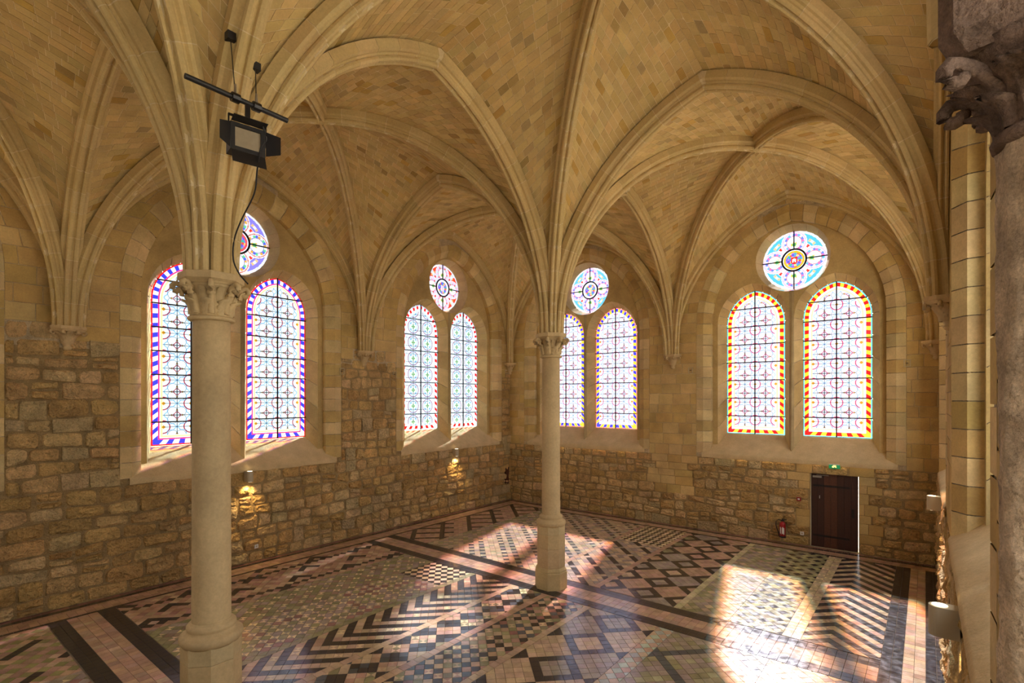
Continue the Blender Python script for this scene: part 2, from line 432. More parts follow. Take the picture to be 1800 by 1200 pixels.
# ------------------------------------------------------------------ windows
NG = -0.62           # glass plane
NT = -0.27           # tympanum plane
LC = 1.035           # lancet centre offset
def seg_stones(parent, F, uc, profs, cuts, name, mat, pal, gap=0.007, sink=0.0, zmin=None):
    """profs: list of (point list, n); equally long outlines. cuts: indices where stones meet."""
    for a, b in zip(cuts[:-1], cuts[1:]):
        V = []; m = b - a + 1
        for pts, n in profs:
            P = [list(pts[i]) for i in range(a, b + 1)]
            l0 = math.dist(P[0], P[1]) or 1; k = gap / l0
            P[0] = [P[0][0] + (P[1][0] - P[0][0]) * k, P[0][1] + (P[1][1] - P[0][1]) * k]
            l1 = math.dist(P[-1], P[-2]) or 1; k = gap / l1
            P[-1] = [P[-1][0] + (P[-2][0] - P[-1][0]) * k, P[-1][1] + (P[-2][1] - P[-1][1]) * k]
            V += [F(uc + p[0], p[1], n) for p in P]
        Fc = []
        r = len(profs)
        for i in range(r - 1):
            for j in range(m - 1): Fc.append((i * m + j, i * m + j + 1, (i + 1) * m + j + 1, (i + 1) * m + j))
        # short returns into the joint
        nb = len(V)
        for i, (pts, n) in enumerate(profs):
            for e, idx in ((0, a), (m - 1, b)):
                v = V[i * m + e]; V.append(v)
        ends = []
        cx = [sum(v[k] for v in V[:r * m]) / (r * m) for k in range(3)]
        obj(name, V[:r * m], Fc, mat, parent, [jit(rnd.choice(pal), 0.12)] * len(Fc), False, True)

def loft(mb, F, uc, profs, col):
    for (p, n0), (q, n1) in zip(profs[:-1], profs[1:]):
        m = len(p); V = [F(uc + a[0], a[1], n0) for a in p] + [F(uc + a[0], a[1], n1) for a in q]
        mb.add(V, [(j, j + 1, m + j + 1, m + j) for j in range(m - 1)], col)

def pt_in(pl, x, y):
    c = False; n = len(pl)
    for i in range(n):
        (x1, y1), (x2, y2) = pl[i], pl[i - 1]
        if (y1 > y) != (y2 > y) and x < (x2 - x1) * (y - y1) / (y2 - y1) + x1: c = not c
    return c
def clip_poly(P, C):
    """Sutherland-Hodgman, C convex counter-clockwise."""
    out = P
    for i in range(len(C)):
        a, b = C[i], C[(i + 1) % len(C)]
        def side(p): return (b[0] - a[0]) * (p[1] - a[1]) - (b[1] - a[1]) * (p[0] - a[0])
        inp = out; out = []
        if not inp: return []
        s = inp[-1]
        for e in inp:
            se, ss = side(e), side(s)
            if se >= 0:
                if ss < 0: k = ss / (ss - se); out.append((s[0] + (e[0] - s[0]) * k, s[1] + (e[1] - s[1]) * k))
                out.append(e)
            elif ss >= 0:
                k = ss / (ss - se); out.append((s[0] + (e[0] - s[0]) * k, s[1] + (e[1] - s[1]) * k))
            s = e
    return out

GZ0, GZS, GRISE, GHW = 2.92, 6.22, 0.96, 0.80
def closed(off, nb=12, nj=30, na=14):
    o = outline(GHW - off, GZ0 + off, GZS, GRISE - off, nj, na)
    x = GHW - off
    return o + [(x, GZ0 + off)] + [(x - 2 * x * k / nb, GZ0 + off) for k in range(1, nb)]

RED = (0.24, 0.004, 0.004); BLU = (0.012, 0.015, 0.28); WHT = (0.30, 0.30, 0.31); YEL = (0.30, 0.18, 0.012); CYA = (0.04, 0.20, 0.26)
PNK = (0.75, 0.15, 0.30); LBL = (0.42, 0.66, 0.95); DRD = (0.30, 0.03, 0.05); ORG = (0.85, 0.35, 0.02); GRN = (0.15, 0.55, 0.10); LIL = (0.22, 0.19, 0.30)
STY = {
    'R': dict(base=(0.204, 0.217, 0.270), outer=CYA, pcs=[RED, YEL], inner=LIL, line2=(0.277, 0.172, 0.119), ring=(0.70, 0.06, 0.16), octo=LBL),
    'L': dict(base=(0.204, 0.213, 0.270), outer=(0.330, 0.079, 0.053), pcs=[BLU, YEL], inner=(0.330, 0.198, 0.198), line2=None, ring=(0.66, 0.08, 0.22), octo=LBL),
    'W1': dict(base=(0.195, 0.241, 0.281), outer=RED, pcs=[BLU, WHT], inner=(0.363, 0.013, 0.066), line2=(0.330, 0.238, 0.112), ring=(0.55, 0.04, 0.07), octo=(0.35, 0.62, 0.95)),
    'W2': dict(base=(0.201, 0.247, 0.281), outer=(0.132, 0.185, 0.297), pcs=[RED, WHT], inner=(0.165, 0.238, 0.317), line2=None, ring=(0.38, 0.10, 0.26), octo=(0.40, 0.62, 0.92)),
}
def lancet(win, F, uc, sty, detail=True, idx=0):
    s = STY[sty]; P2 = lambda p, n=NG: F(uc + p[0], p[1], n)
    offs = [0.0, 0.03, 0.135, 0.165] + ([0.185, 0.225] if s['line2'] else [])
    last = offs[-1] if detail else 0.0
    inner = outline(GHW - last, GZ0 + last, GZS, GRISE - last, 10, 12)
    ccw = inner[::-1]
    bars = [GZ0 + 0.535 * k for k in range(0, 9)]
    zlist = [GZ0] + bars[1:8] + [GZS + GRISE + 0.05]
    for z0, z1 in zip(zlist[:-1], zlist[1:]):
        for x0, x1 in ((-GHW, 0.0), (0.0, GHW)):
            poly = clip_poly([(x0, z0), (x1, z0), (x1, z1), (x0, z1)], ccw)
            if len(poly) >= 3:
                obj('pane', [P2(p) for p in poly], [tuple(range(len(poly)))], M['glass'], win, jit(s['base'] if detail else (0.12, 0.12, 0.12) if idx in (9, 10) else (0.5, 0.5, 0.5) if idx == 7 else (0.9, 0.9, 0.9), 0.02, 0.01), False, True)  # panes out of view are toned to steer how much daylight enters
    if detail:
        rings = [closed(o) for o in offs]
        n = len(rings[0]); mb = MB()
        for k in range(n):
            k2 = (k + 1) % n
            for r in range(3):
                c = s['outer'] if r == 0 else s['inner'] if r == 2 else s['pcs'][k % len(s['pcs'])]
                mb.add([P2(rings[r][k]), P2(rings[r][k2]), P2(rings[r + 1][k2]), P2(rings[r + 1][k])], [(0, 1, 2, 3)], c)
            if s['line2']:
                mb.add([P2(rings[3][k]), P2(rings[3][k2]), P2(rings[4][k2]), P2(rings[4][k])], [(0, 1, 2, 3)], s['base'])
                mb.add([P2(rings[4][k]), P2(rings[4][k2]), P2(rings[5][k2]), P2(rings[5][k])], [(0, 1, 2, 3)], s['line2'])
        o = mb.obj('border_glass', M['glass'], win); o['kind'] = 'stuff'
        pat = MB(); lead = MB(); xi = GHW - last
        def strip(pts, w, col, m_, close=True, n=NG + 0.006):
            c = len(pts)
            for i in range(c if close else c - 1):
                a, b = pts[i], pts[(i + 1) % c]
                if not (pt_in(inner, *a) and pt_in(inner, *b)): continue
                dx, dz = b[0] - a[0], b[1] - a[1]; l = math.hypot(dx, dz) or 1; nx, nz = -dz / l * w / 2, dx / l * w / 2
                m_.add([P2((a[0] + nx, a[1] + nz), n), P2((b[0] + nx, b[1] + nz), n), P2((b[0] - nx, b[1] - nz), n), P2((a[0] - nx, a[1] - nz), n)], [(0, 1, 2, 3)], col)
        def circ(cx, cz, r, k=20, f=1.0): return [(cx + r * math.cos(2 * PI * i / k), cz + r * f * math.sin(2 * PI * i / k)) for i in range(k)]
        def dia(cx, cz, r): return [(cx + r, cz), (cx, cz + r), (cx - r, cz), (cx, cz - r)]
        def blob(cx, cz, r, col):
            if pt_in(inner, cx, cz): pat.add([P2((cx + r * a, cz + r * b), NG + 0.007) for a, b in ((1, 0), (0, 1), (-1, 0), (0, -1))], [(0, 1, 2, 3)], col)
        hs = xi * 0.5
        for row in range(9):
            zc = GZ0 + 0.15 + 0.535 * row
            for cx in (-hs, hs):
                if sty == 'W2':
                    z2 = zc + 0.12
                    strip(circ(cx, z2, 0.225), 0.026, s['ring'], pat); strip(circ(cx, z2, 0.165), 0.018, s['octo'], pat)
                    for a, b in ((.05, 0), (-.05, 0), (0, .05), (0, -.05)): blob(cx + a, z2 + b, 0.035, GRN)
                    blob(cx, z2, 0.03, YEL)
                    for a, b in ((.1, .1), (-.1, .1), (.1, -.1), (-.1, -.1)): blob(cx + a, z2 + b, 0.04, (0.3, 0.55, 0.95))
                    strip(circ(cx, z2 + 0.27, 0.13, 16, 0.45), 0.020, s['octo'], pat)
                else:
                    strip(dia(cx, zc, 0.085), 0.018, s['ring'], pat)
                    for k in range(4):
                        a = PI / 2 * k; blob(cx + 0.115 * math.cos(a), zc + 0.115 * math.sin(a), 0.026, ORG)
                        strip(circ(cx + 0.12 * math.cos(a + PI / 4), zc + 0.12 * math.sin(a + PI / 4), 0.105, 14), 0.010, tuple(x * 0.8 for x in s['base']), pat)
                    strip([(cx + (0.235 + 0.028 * math.cos(8 * t)) * math.cos(t), zc + (0.235 + 0.028 * math.cos(8 * t)) * math.sin(t)) for t in [2 * PI * i / 40 for i in range(40)]], 0.020, s['octo'], pat)
            for cx in (-xi, 0, xi):
                z2 = zc + 0.2675
                if sty == 'W2': strip(dia(cx, z2 + 0.1, 0.10), 0.014, (0.6, 0.45, 0.7), pat); blob(cx, z2 + 0.1, 0.03, (0.8, 0.5, 0.6))
                else:
                    strip(circ(cx, z2, 0.145), 0.026, s['ring'], pat); blob(cx * 0.97, z2, 0.045, ORG)
            strip([(-xi, zc), (-xi * .5, zc), (0, zc), (xi * .5, zc), (xi, zc)], 0.012, (0.02, 0.02, 0.02), lead, False, NG + 0.009)
            strip([(-xi, zc + 0.2675), (-xi * .5, zc + .2675), (0, zc + 0.2675), (xi * .5, zc + .2675), (xi, zc + .2675)], 0.010, (0.02, 0.02, 0.02), lead, False, NG + 0.009)
        for cx in (-hs, hs): strip([(cx, GZ0 + .25 + .18 * k) for k in range(23)], 0.012, (0.02, 0.02, 0.02), lead, False, NG + 0.009)
        o = pat.obj('coloured_glass_pattern', M['glass'], win); o['kind'] = 'stuff'
        o = lead.obj('lead_cames', M['iron'], win); o['kind'] = 'stuff'
    # iron bars
    for z in bars[1:8]:
        h = half_at(GHW, GZS, GRISE, z)
        b = MB(); b.box((-h, z - 0.014, 0), (h, z + 0.014, 0.022)); b.v = [F(uc + x, y, NG + 0.012 + n) for x, y, n in b.v]; b.obj('saddle_bar', M['iron'], win, centre=True)
    b = MB(); b.box((-0.014, GZ0, 0), (0.014, GZS + GRISE, 0.028)); b.v = [F(uc + x, y, NG + 0.012 + n) for x, y, n in b.v]; b.obj('upright_bar', M['iron'], win, centre=True)

def shield(x, y):  # heraldic castle on a red shield
    if not (abs(x) < 0.085 and y > -0.11 and y < 0.08 and (y > -0.04 or abs(x) < 0.085 * math.sqrt(max(0, 1 - ((y + 0.04) / 0.07) ** 2)))): return None
    if abs(x) < 0.05 and -0.07 < y < 0.0 and not (abs(x) < 0.012 and y < -0.035): return (1.0, 0.92, 0.7)
    for cx, t in ((-0.035, 0.035), (0, 0.055), (0.035, 0.035)):
        if abs(x - cx) < 0.013 and 0 <= y < t: return (1.0, 0.92, 0.7)
    return (0.85, 0.03, 0.02)
def rose_col(sty, x, y):
    R = 0.82; r = math.hypot(x, y); a = math.atan2(y, x)
    if r > R: return None
    base = {'R': (0.10, 0.55, 0.85), 'L': (0.15, 0.55, 0.85), 'W1': (0.30, 0.25, 0.85), 'W2': (0.9, 0.9, 1.0)}[sty]
    rim = {'R': (0.85, 0.45, 0.75), 'L': (0.70, 0.30, 0.75), 'W1': (0.7, 0.2, 0.1), 'W2': (0.75, 0.5, 0.85)}[sty]
    if r < 0.30:
        if sty == 'R':
            c = shield(x, y)
            if c: return c
        elif sty == 'L':
            if abs(x) < 0.045 + 0.03 * (y > 0.03) and -0.1 < y < 0.1: return (0.95, 0.75, 0.35)
        elif sty == 'W2':
            if abs(x) < 0.06 and -0.12 < y < 0.08: return (1, 0.85, 0.9) if abs(x) > 0.02 else (0.9, 0.4, 0.6)
        if r > 0.265: return (0.95, 0.95, 1.0)
        if r > 0.21: return {'R': (0.95, 0.5, 0.02), 'L': (0.95, 0.85, 0.7), 'W1': (0.85, 0.1, 0.1), 'W2': (0.95, 0.95, 1)}[sty]
        k = int((a + PI) / (2 * PI) * 16) + int(r / 0.06) * 3
        return [(0.1, 0.12, 0.8), (0.8, 0.08, 0.08), (0.05, 0.5, 0.3), (0.45, 0.2, 0.75), (0.9, 0.7, 0.2), (0.15, 0.3, 0.9)][k % 6]
    q = (round(a / (PI / 2))) * PI / 2
    cx, cy_ = 0.50 * math.cos(q), 0.50 * math.sin(q); d = math.hypot(x - cx, y - cy_)
    if d < 0.30:
        if d > 0.275: return rim
        if d > 0.255: return (0.98, 0.95, 1.0)
        if d > 0.195:
            k = int((math.atan2(y - cy_, x - cx) + PI) / (2 * PI) * 22)
            return {'R': [(0.15, 0.25, 0.9), (0.9, 0.8, 0.9), (0.15, 0.5, 0.9), (0.7, 0.2, 0.5)], 'L': [(0.2, 0.2, 0.8), (0.8, 0.6, 0.8), (0.6, 0.2, 0.5), (0.3, 0.5, 0.9)],
                    'W1': [(0.1, 0.15, 0.85), (0.15, 0.7, 0.3), (0.95, 0.9, 0.8), (0.85, 0.45, 0.05)], 'W2': [(0.9, 0.45, 0.65), (0.5, 0.85, 0.7), (0.8, 0.15, 0.15), (0.75, 0.6, 0.95)]}[sty][k % 4]
        if d > 0.18: return (0.75, 0.12, 0.15) if sty != 'W1' else (0.2, 0.2, 0.5)
        rr = math.hypot(x - cx * 0.88, y - cy_ * 0.88)
        if rr < 0.055: return (0.10, 0.45, 0.12)
        if rr < 0.085 and int((a * 16)) % 2: return (0.95, 0.55, 0.05)
        return (0.95, 0.97, 1.0)
    if d < 0.325: return (0.97, 0.95, 1.0)
    if r > 0.755: return (0.93, 0.95, 1.0)
    g = a - (math.floor(a / (PI / 2)) * PI / 2) - PI / 4
    if abs(r - 0.49) < 0.04 and abs(g) < 0.07: return (0.9, 0.05, 0.03)
    if abs(r - 0.63) < 0.035 and abs(g) < 0.16: return (0.95, 0.6, 0.25) if abs(g) > 0.06 else (0.95, 0.95, 0.9)
    if sty == 'W2': return (0.9, 0.08, 0.03) if abs(g) > 0.1 and r > 0.56 else (0.75, 0.8, 0.95)
    return base if r > 0.54 else (0.9, 0.93, 1.0)
def rose_col2(sty, x, y):
    c = rose_col(sty, x, y)
    return c and (c[0] * 0.235, c[1] * 0.245, c[2] * 0.28)

def rose(win, F, uc, zc, sty, detail=True):
    R = 0.82
    if detail:
        n = 100; st = 2 * R / n; groups = {k: MB() for k in range(5)}
        for i in range(n):
            for j in range(n):
                x = -R + (i + 0.5) * st; y = -R + (j + 0.5) * st
                c = rose_col2(sty, x, y)
                if c is None: continue
                g = 0 if math.hypot(x, y) < 0.3 else 1 + (x > 0) + 2 * (y > 0)
                h = st / 2
                groups[g].add([F(uc + x + a * h, zc + y + b * h, NG) for a, b in ((-1, -1), (1, -1), (1, 1), (-1, 1))], [(0, 1, 2, 3)], c)
        for g in groups.values(): g.obj('pane', M['glass'], win, centre=True)
    else:
        P = [(uc + R * math.cos(2 * PI * k / 28), zc + R * math.sin(2 * PI * k / 28)) for k in range(28)]
        obj('pane', [F(p[0], p[1], NG) for p in P], [tuple(range(28))], M['glass'], win, (0.85, 0.8, 0.9), False, True)
    # ring and cross bars
    mb = MB()
    for k in range(32):
        a, b = 2 * PI * k / 32, 2 * PI * (k + 1) / 32
        mb.add([F(uc + r * math.cos(t), zc + r * math.sin(t), n) for r in (0.285, 0.33) for n in (NG + 0.008, NG + 0.03) for t in (a, b)],
               [(0, 1, 3, 2), (4, 5, 7, 6), (2, 3, 7, 6), (0, 1, 5, 4)])
    mb.obj('ring_bar', M['iron'], win, centre=True)
    for ax in range(4):
        d = (math.cos(ax * PI / 2), math.sin(ax * PI / 2)); b = MB(); b.box((0.32, -0.014, 0.008), (0.83, 0.014, 0.03))
        b.v = [F(uc + x * d[0] - y * d[1], zc + x * d[1] + y * d[0], NG + n) for x, y, n in b.v]; b.obj('spoke_bar', M['iron'], win, centre=True)

def window(idx, F, uc, sty, detail=True):
    core = MB()
    P0 = outline(HW + 0.2, SILL_Z, ZSP, RISE + 0.2, 12, 12); P1 = outline(HW, SILL_Z, ZSP, RISE, 12, 12); P2 = outline(HW - 0.2, SILL_Z, ZSP, RISE - 0.2, 12, 12)
    Pc = outline(HW + 0.02, SILL_Z, ZSP, RISE + 0.02, 12, 12); Pd = outline(HW - 0.18, SILL_Z, ZSP, RISE - 0.18, 12, 12)
    loft(core, F, uc, [(P0, -0.001), (Pc, -0.001), (Pd, -0.13), (Pd, NT - 0.05)], (0.74, 0.60, 0.38))
    # tympanum face
    inn = outline(HW - 0.17, SILL_Z - 0.02, ZSP, RISE - 0.17, 10, 12)
    lfp = dict(hw=0.975, zb=2.5, zs=GZS, rise=1.13); lg = dict(hw=GHW, zb=GZ0 - 0.05, zs=GZS, rise=GRISE)
    zc = 7.93
    holes = []
    for sgn in (-1, 1):
        o = outline(lfp['hw'], 2.45, lfp['zs'], lfp['rise'], 8, 10); holes.append([(x + sgn * LC, z) for x, z in o])
    circ = [(0.94 * math.cos(2 * PI * k / 32), zc + 0.94 * math.sin(2 * PI * k / 32)) for k in range(32)]
    holes.append(circ)
    vs = []; es = []
    for poly in [inn] + holes:
        b = len(vs); vs += [Vector(p) for p in poly]; es += [(b + i, b + (i + 1) % len(poly)) for i in range(len(poly))]
    r = delaunay_2d_cdt(vs, es, [], 0, 1e-5)
    V2, T = r[0], r[2]
    Fc = []
    for t in T:
        cx = sum(V2[i].x for i in t) / 3; cz = sum(V2[i].y for i in t) / 3
        if pt_in(inn, cx, cz) and not any(pt_in(h, cx, cz) for h in holes): Fc.append(tuple(t))
    # outer shell of the wall round the glass
    loft(core, F, uc, [([(x, z) for x, z in Pd], NT), ([(x * 1.0, z) for x, z in Pd], NT - 0.02)], C_MOR)
    win = struct(core.obj('window_%d' % idx, M['mortar']))
    col = (0.56, 0.41, 0.19)
    obj('tympanum', [F(uc + v.x, v.y, NT) for v in V2], Fc, M['ashlar'], win, [col] * len(Fc))
    # reveals
    c2 = (0.50, 0.40, 0.24)
    for sgn in (-1, 1):
        a = outline(0.975, 2.45, GZS, 1.13, 12, 12); b = outline(GHW, 2.88, GZS, GRISE, 12, 12)
        a2 = outline(0.985, 2.45, GZS, 1.14, 12, 12); b2 = outline(GHW + 0.01, 2.88, GZS, GRISE + 0.01, 12, 12); b3 = outline(GHW + 0.4, 2.88, GZS, GRISE + 0.4, 12, 12)
        m_ = MB(); loft(m_, F, uc + sgn * LC, [(a2, NT - 0.001), (b2, NG - 0.02)], (0.74, 0.60, 0.38)); m_.obj('reveal', M['mortar'], win)
        seg_stones(win, F, uc + sgn * LC, [(a, NT), (b, NG), (b, NG - 0.02)], [0, 2, 4, 6, 8, 10, 12, 14, 16, 18, 20, 22, 24, 26, 28, 30, 32, 34, 36, 38, 40, 42, 44, 46, 48], 'reveal_stone', M['ashlar'], [(0.60, 0.45, 0.225), (0.56, 0.41, 0.19), (0.62, 0.475, 0.25)])
    # oculus reveal stones
    for k in range(16):
        V = []; g = 0.004
        for (rr, n) in ((0.94, NT), (0.82, NG), (0.82, NG - 0.02)):
            for i in range(3):
                t = 2 * PI * (k + i / 2) / 16 + (g if i == 0 else -g if i == 2 else 0); V.append(F(uc + rr * math.cos(t), zc + rr * math.sin(t), n))
        Fc = [(i * 3 + j, i * 3 + j + 1, i * 3 + j + 4, i * 3 + j + 3) for i in range(2) for j in range(2)]
        obj('oculus_stone', V, Fc, M['ashlar'], win, [jit((0.56, 0.42, 0.23), 0.07)] * 4, False, True)
    m_ = MB(); q0 = [(0.945 * math.cos(2 * PI * k / 32), zc + 0.945 * math.sin(2 * PI * k / 32)) for k in range(33)]; q1 = [(0.825 * math.cos(2 * PI * k / 32), zc + 0.825 * math.sin(2 * PI * k / 32)) for k in range(33)]
    loft(m_, F, uc, [(q0, NT - 0.001), (q1, NG - 0.021)], C_MOR); m_.obj('reveal', M['mortar'], win)
    # jamb and arch stones of the outer opening
    cuts = [0, 1, 2, 3, 4, 5, 6, 7, 8, 9, 10, 11, 12, 13, 14, 15, 16, 17, 18, 19, 20, 21, 22, 23, 24]; cuts += [48 - c for c in reversed(cuts[:-1])]
    seg_stones(win, F, uc, [(P0, 0.004), (P1, 0.012), (P2, -0.12), (P2, NT)], cuts, 'jamb_stone', M['ashlar'], [(0.68, 0.52, 0.28), (0.57, 0.41, 0.18), (0.66, 0.50, 0.27), (0.53, 0.37, 0.15)])
    # sill
    m_ = MB(); hw = HW - 0.01; hi = HW - 0.19
    ny = 10; nx = 30; V = []; S = [(0.03, 2.21), (0.045, 2.30), (0.02, 2.345), (-0.12, 2.455), (NT, 2.585), (-0.45, 2.755), (NG - 0.02, 2.93)]
    for i, (n, z) in enumerate(S):
        for j in range(nx + 1):
            wv = hw + 0.05 if n > -0.05 else hi
            V.append(F(uc - wv + 2 * wv * j / nx, z + rnd.uniform(-.004, .004) - (rnd.uniform(0, 0.02) if i == 0 else 0), n + rnd.uniform(-.004, .004)))
    m_.add(V, [(i * (nx + 1) + j, i * (nx + 1) + j + 1, (i + 1) * (nx + 1) + j + 1, (i + 1) * (nx + 1) + j) for i in range(len(S) - 1) for j in range(nx)], (0.62, 0.47, 0.25))
    m_.obj('sill', M['plaster'], win, smooth=True)
    # the pier between the lights: narrow face that ends in a small pointed foot on the sill
    m_ = MB(); m_.add([F(uc - .06, 2.60, NT + .002), F(uc + .06, 2.60, NT + .002), F(uc + .06, 7.0, NT + .002), F(uc - .06, 7.0, NT + .002), F(uc, 2.46, NT + 0.09), F(uc, 7.0, NT + 0.012)],
                      [(0, 4, 5, 3), (4, 1, 2, 5)], (0.44, 0.34, 0.19)); m_.obj('mullion', M['ashlar'], win)
    for sgn in (-1, 1): lancet(win, F, uc + sgn * LC, sty, detail, idx)
    rose(win, F, uc, zc, sty, detail)
    # sky portal, guides daylight sampling through the opening
    L = bpy.data.lights.new('daylight_portal', 'AREA'); L.shape = 'RECTANGLE'; L.size = 4.6; L.size_y = 6.6; L.cycles.is_portal = True
    lo = bpy.data.objects.new('daylight_portal', L); COL.objects.link(lo)
    p = Vector(F(uc, 5.8, NG - 0.1)); q = Vector(F(uc, 5.8, 1)); lo.location = p; lo.rotation_euler = (q - p).to_track_quat('-Z', 'Z').to_euler()
    return win

window(1, FL, WL[1], 'W1'); window(2, FL, WL[0], 'W2'); window(3, FF, WF[0], 'L'); window(4, FF, WF[1], 'R')
window(5, FR, WR[1], 'W1', False); window(6, FR, WR[0], 'W2', False); window(7, FL, WL[2], 'W2', False); window(9, FB, WF[0], 'L', False); window(10, FB, WF[1], 'L', False)  # nearest-left and rear ones are unseen, added to light the hall

# ------------------------------------------------------------------ vault: ribs and webs
def harch(foot, apex, z0, z1, off=0.0):
    f = Vector((foot[0], foot[1])); p = Vector((apex[0], apex[1])); d = (p - f); a = d.length; d.normalize()
    f = f - d * off; a += off; r = z1 + off - z0
    R = (a * a + r * r) / (2 * a); th = math.atan2(r, R - a)
    def at(s):
        t = th * s; h = R - R * math.cos(t)
        return Vector((f.x + d.x * h, f.y + d.y * h, z0 + R * math.sin(t))), Vector((-d.x * math.cos(t), -d.y * math.cos(t), math.sin(t)))
    return at, R * th, d

PT = [(-.165, .27), (-.165, .145), (-.13, .12), (-.09, .115), (-.068, .09), (-.09, .07), (-.097, .04), (-.083, .01), (-.05, .0), (-.024, .014), (-.012, .042), (0, .046)]
def profile(sc):
    L = [(s * sc, o) for s, o in PT]; return L + [(-s, o) for s, o in reversed(L[:-1])]
def vous(at, d, s0, s1, prof, col, sub=2, shrink=0.0, gap=0.0, lng=1.0):
    side = Vector((-d.y, d.x, 0)); V = []; n = len(prof)
    g = gap / lng
    for k in range(sub + 1):
        s = s0 + g + (s1 - s0 - 2 * g) * k / sub; P, up = at(s)
        for (x, o) in prof:
            xx = x * (1 - shrink * 0.03) if shrink else x; oo = o + shrink * 0.004
            q_ = P + side * xx + up * oo
            if s > 0.9995 and up.z > 0.3:
                hx = -(up.x * d.x + up.y * d.y); q_ += Vector((d.x * up.z, d.y * up.z, hx)) * (oo * hx / up.z)
            V.append(q_)
    Fc = [(k * n + i, k * n + i + 1, (k + 1) * n + i + 1, (k + 1) * n + i) for k in range(sub) for i in range(n - 1)]
    if not shrink: Fc += [tuple(range(n)), tuple(range(sub * n, sub * n + n))]
    return V, Fc
trim_n = [0]; rib_bvh = []
def arch(halves, sc, pal=C_RIB):
    trim_n[0] += 1
    core = MB(); prof = profile(sc)
    for at, L, d in halves: core.add(*vous(at, d, 0, 1, prof, None, 18, 1.0), (0.70, 0.58, 0.38))
    rib_bvh.append(BVHTree.FromPolygons([Vector(v) for v in core.v], core.f))
    o = struct(core.obj('trim_%d' % trim_n[0], M['joint'], smooth=False))
    for at, L, d in halves:
        n = max(3, round(L / 0.42)); cut = [0] + [(i + rnd.uniform(-.12, .12)) / n for i in range(1, n)] + [1]
        for a, b in zip(cut[:-1], cut[1:]):
            V, Fc = vous(at, d, a, b, prof, None, 2, 0, 0.005, L)
            obj('voussoir', V, Fc, M['rib'], o, [jit(rnd.choice(pal), 0.05, 0.015)] * len(Fc), False, True)
    return o

def foot(A, to, e):
    d = (Vector(to) - Vector(A)).normalized(); return (A[0] + d.x * e, A[1] + d.y * e)
NODE_E = {}
def is_col(i, j): return i == 1 and 0 < j < 3
def e_tr(i, j): return 0.27 if is_col(i, j) else 0.22
def e_dg(i, j): return 0.27 if is_col(i, j) else 0.30
def node(i, j): return (XR[i], YR[j])
WLAP = [-3.25, -10.15, -16.9]
# transverse arches (along x) and longitudinal arches (along y)
for j in (1, 2):
    for i in (0, 1):
        m_ = ((XR[i] + XR[i + 1]) / 2, YR[j])
        arch([harch(foot(node(a, j), m_, e_tr(a, j)), m_, ZS, ZA) for a in (i, i + 1)], 1.0)
for j in range(3):
    m_ = (XC, (YR[j] + YR[j + 1]) / 2)
    arch([harch(foot(node(1, b), m_, e_tr(1, b)), m_, ZS, ZA) for b in (j, j + 1)], 1.0)
for i in (0, 1):
    for j in range(3):
        c = ((XR[i] + XR[i + 1]) / 2, (YR[j] + YR[j + 1]) / 2)
        for pr in (((i, j), (i + 1, j + 1)), ((i + 1, j), (i, j + 1))):
            arch([harch(foot(node(*p), c, e_dg(*p)), c, ZS, ZB) for p in pr], 0.8)
nw = 0.07
for j in range(3):
    for x, sx in ((0.0, 1), (W, -1)):
        m_ = (x + sx * nw, WLAP[j]); A = [(x + sx * nw, YR[j]), (x + sx * nw, YR[j + 1])]
        arch([harch(foot(a, m_, 0.15), m_, ZS, ZW) for a in A], 0.62)
for y, sy in ((0.0, -1), (YR[3], 1)):
    for i in (0, 1):
        m_ = ((XR[i] + XR[i + 1]) / 2 + 0.02, y + sy * nw); A = [(XR[i], y + sy * nw), (XR[i + 1], y + sy * nw)]
        arch([harch(foot(a, m_, 0.15), m_, ZS, ZW) for a in A], 0.62)

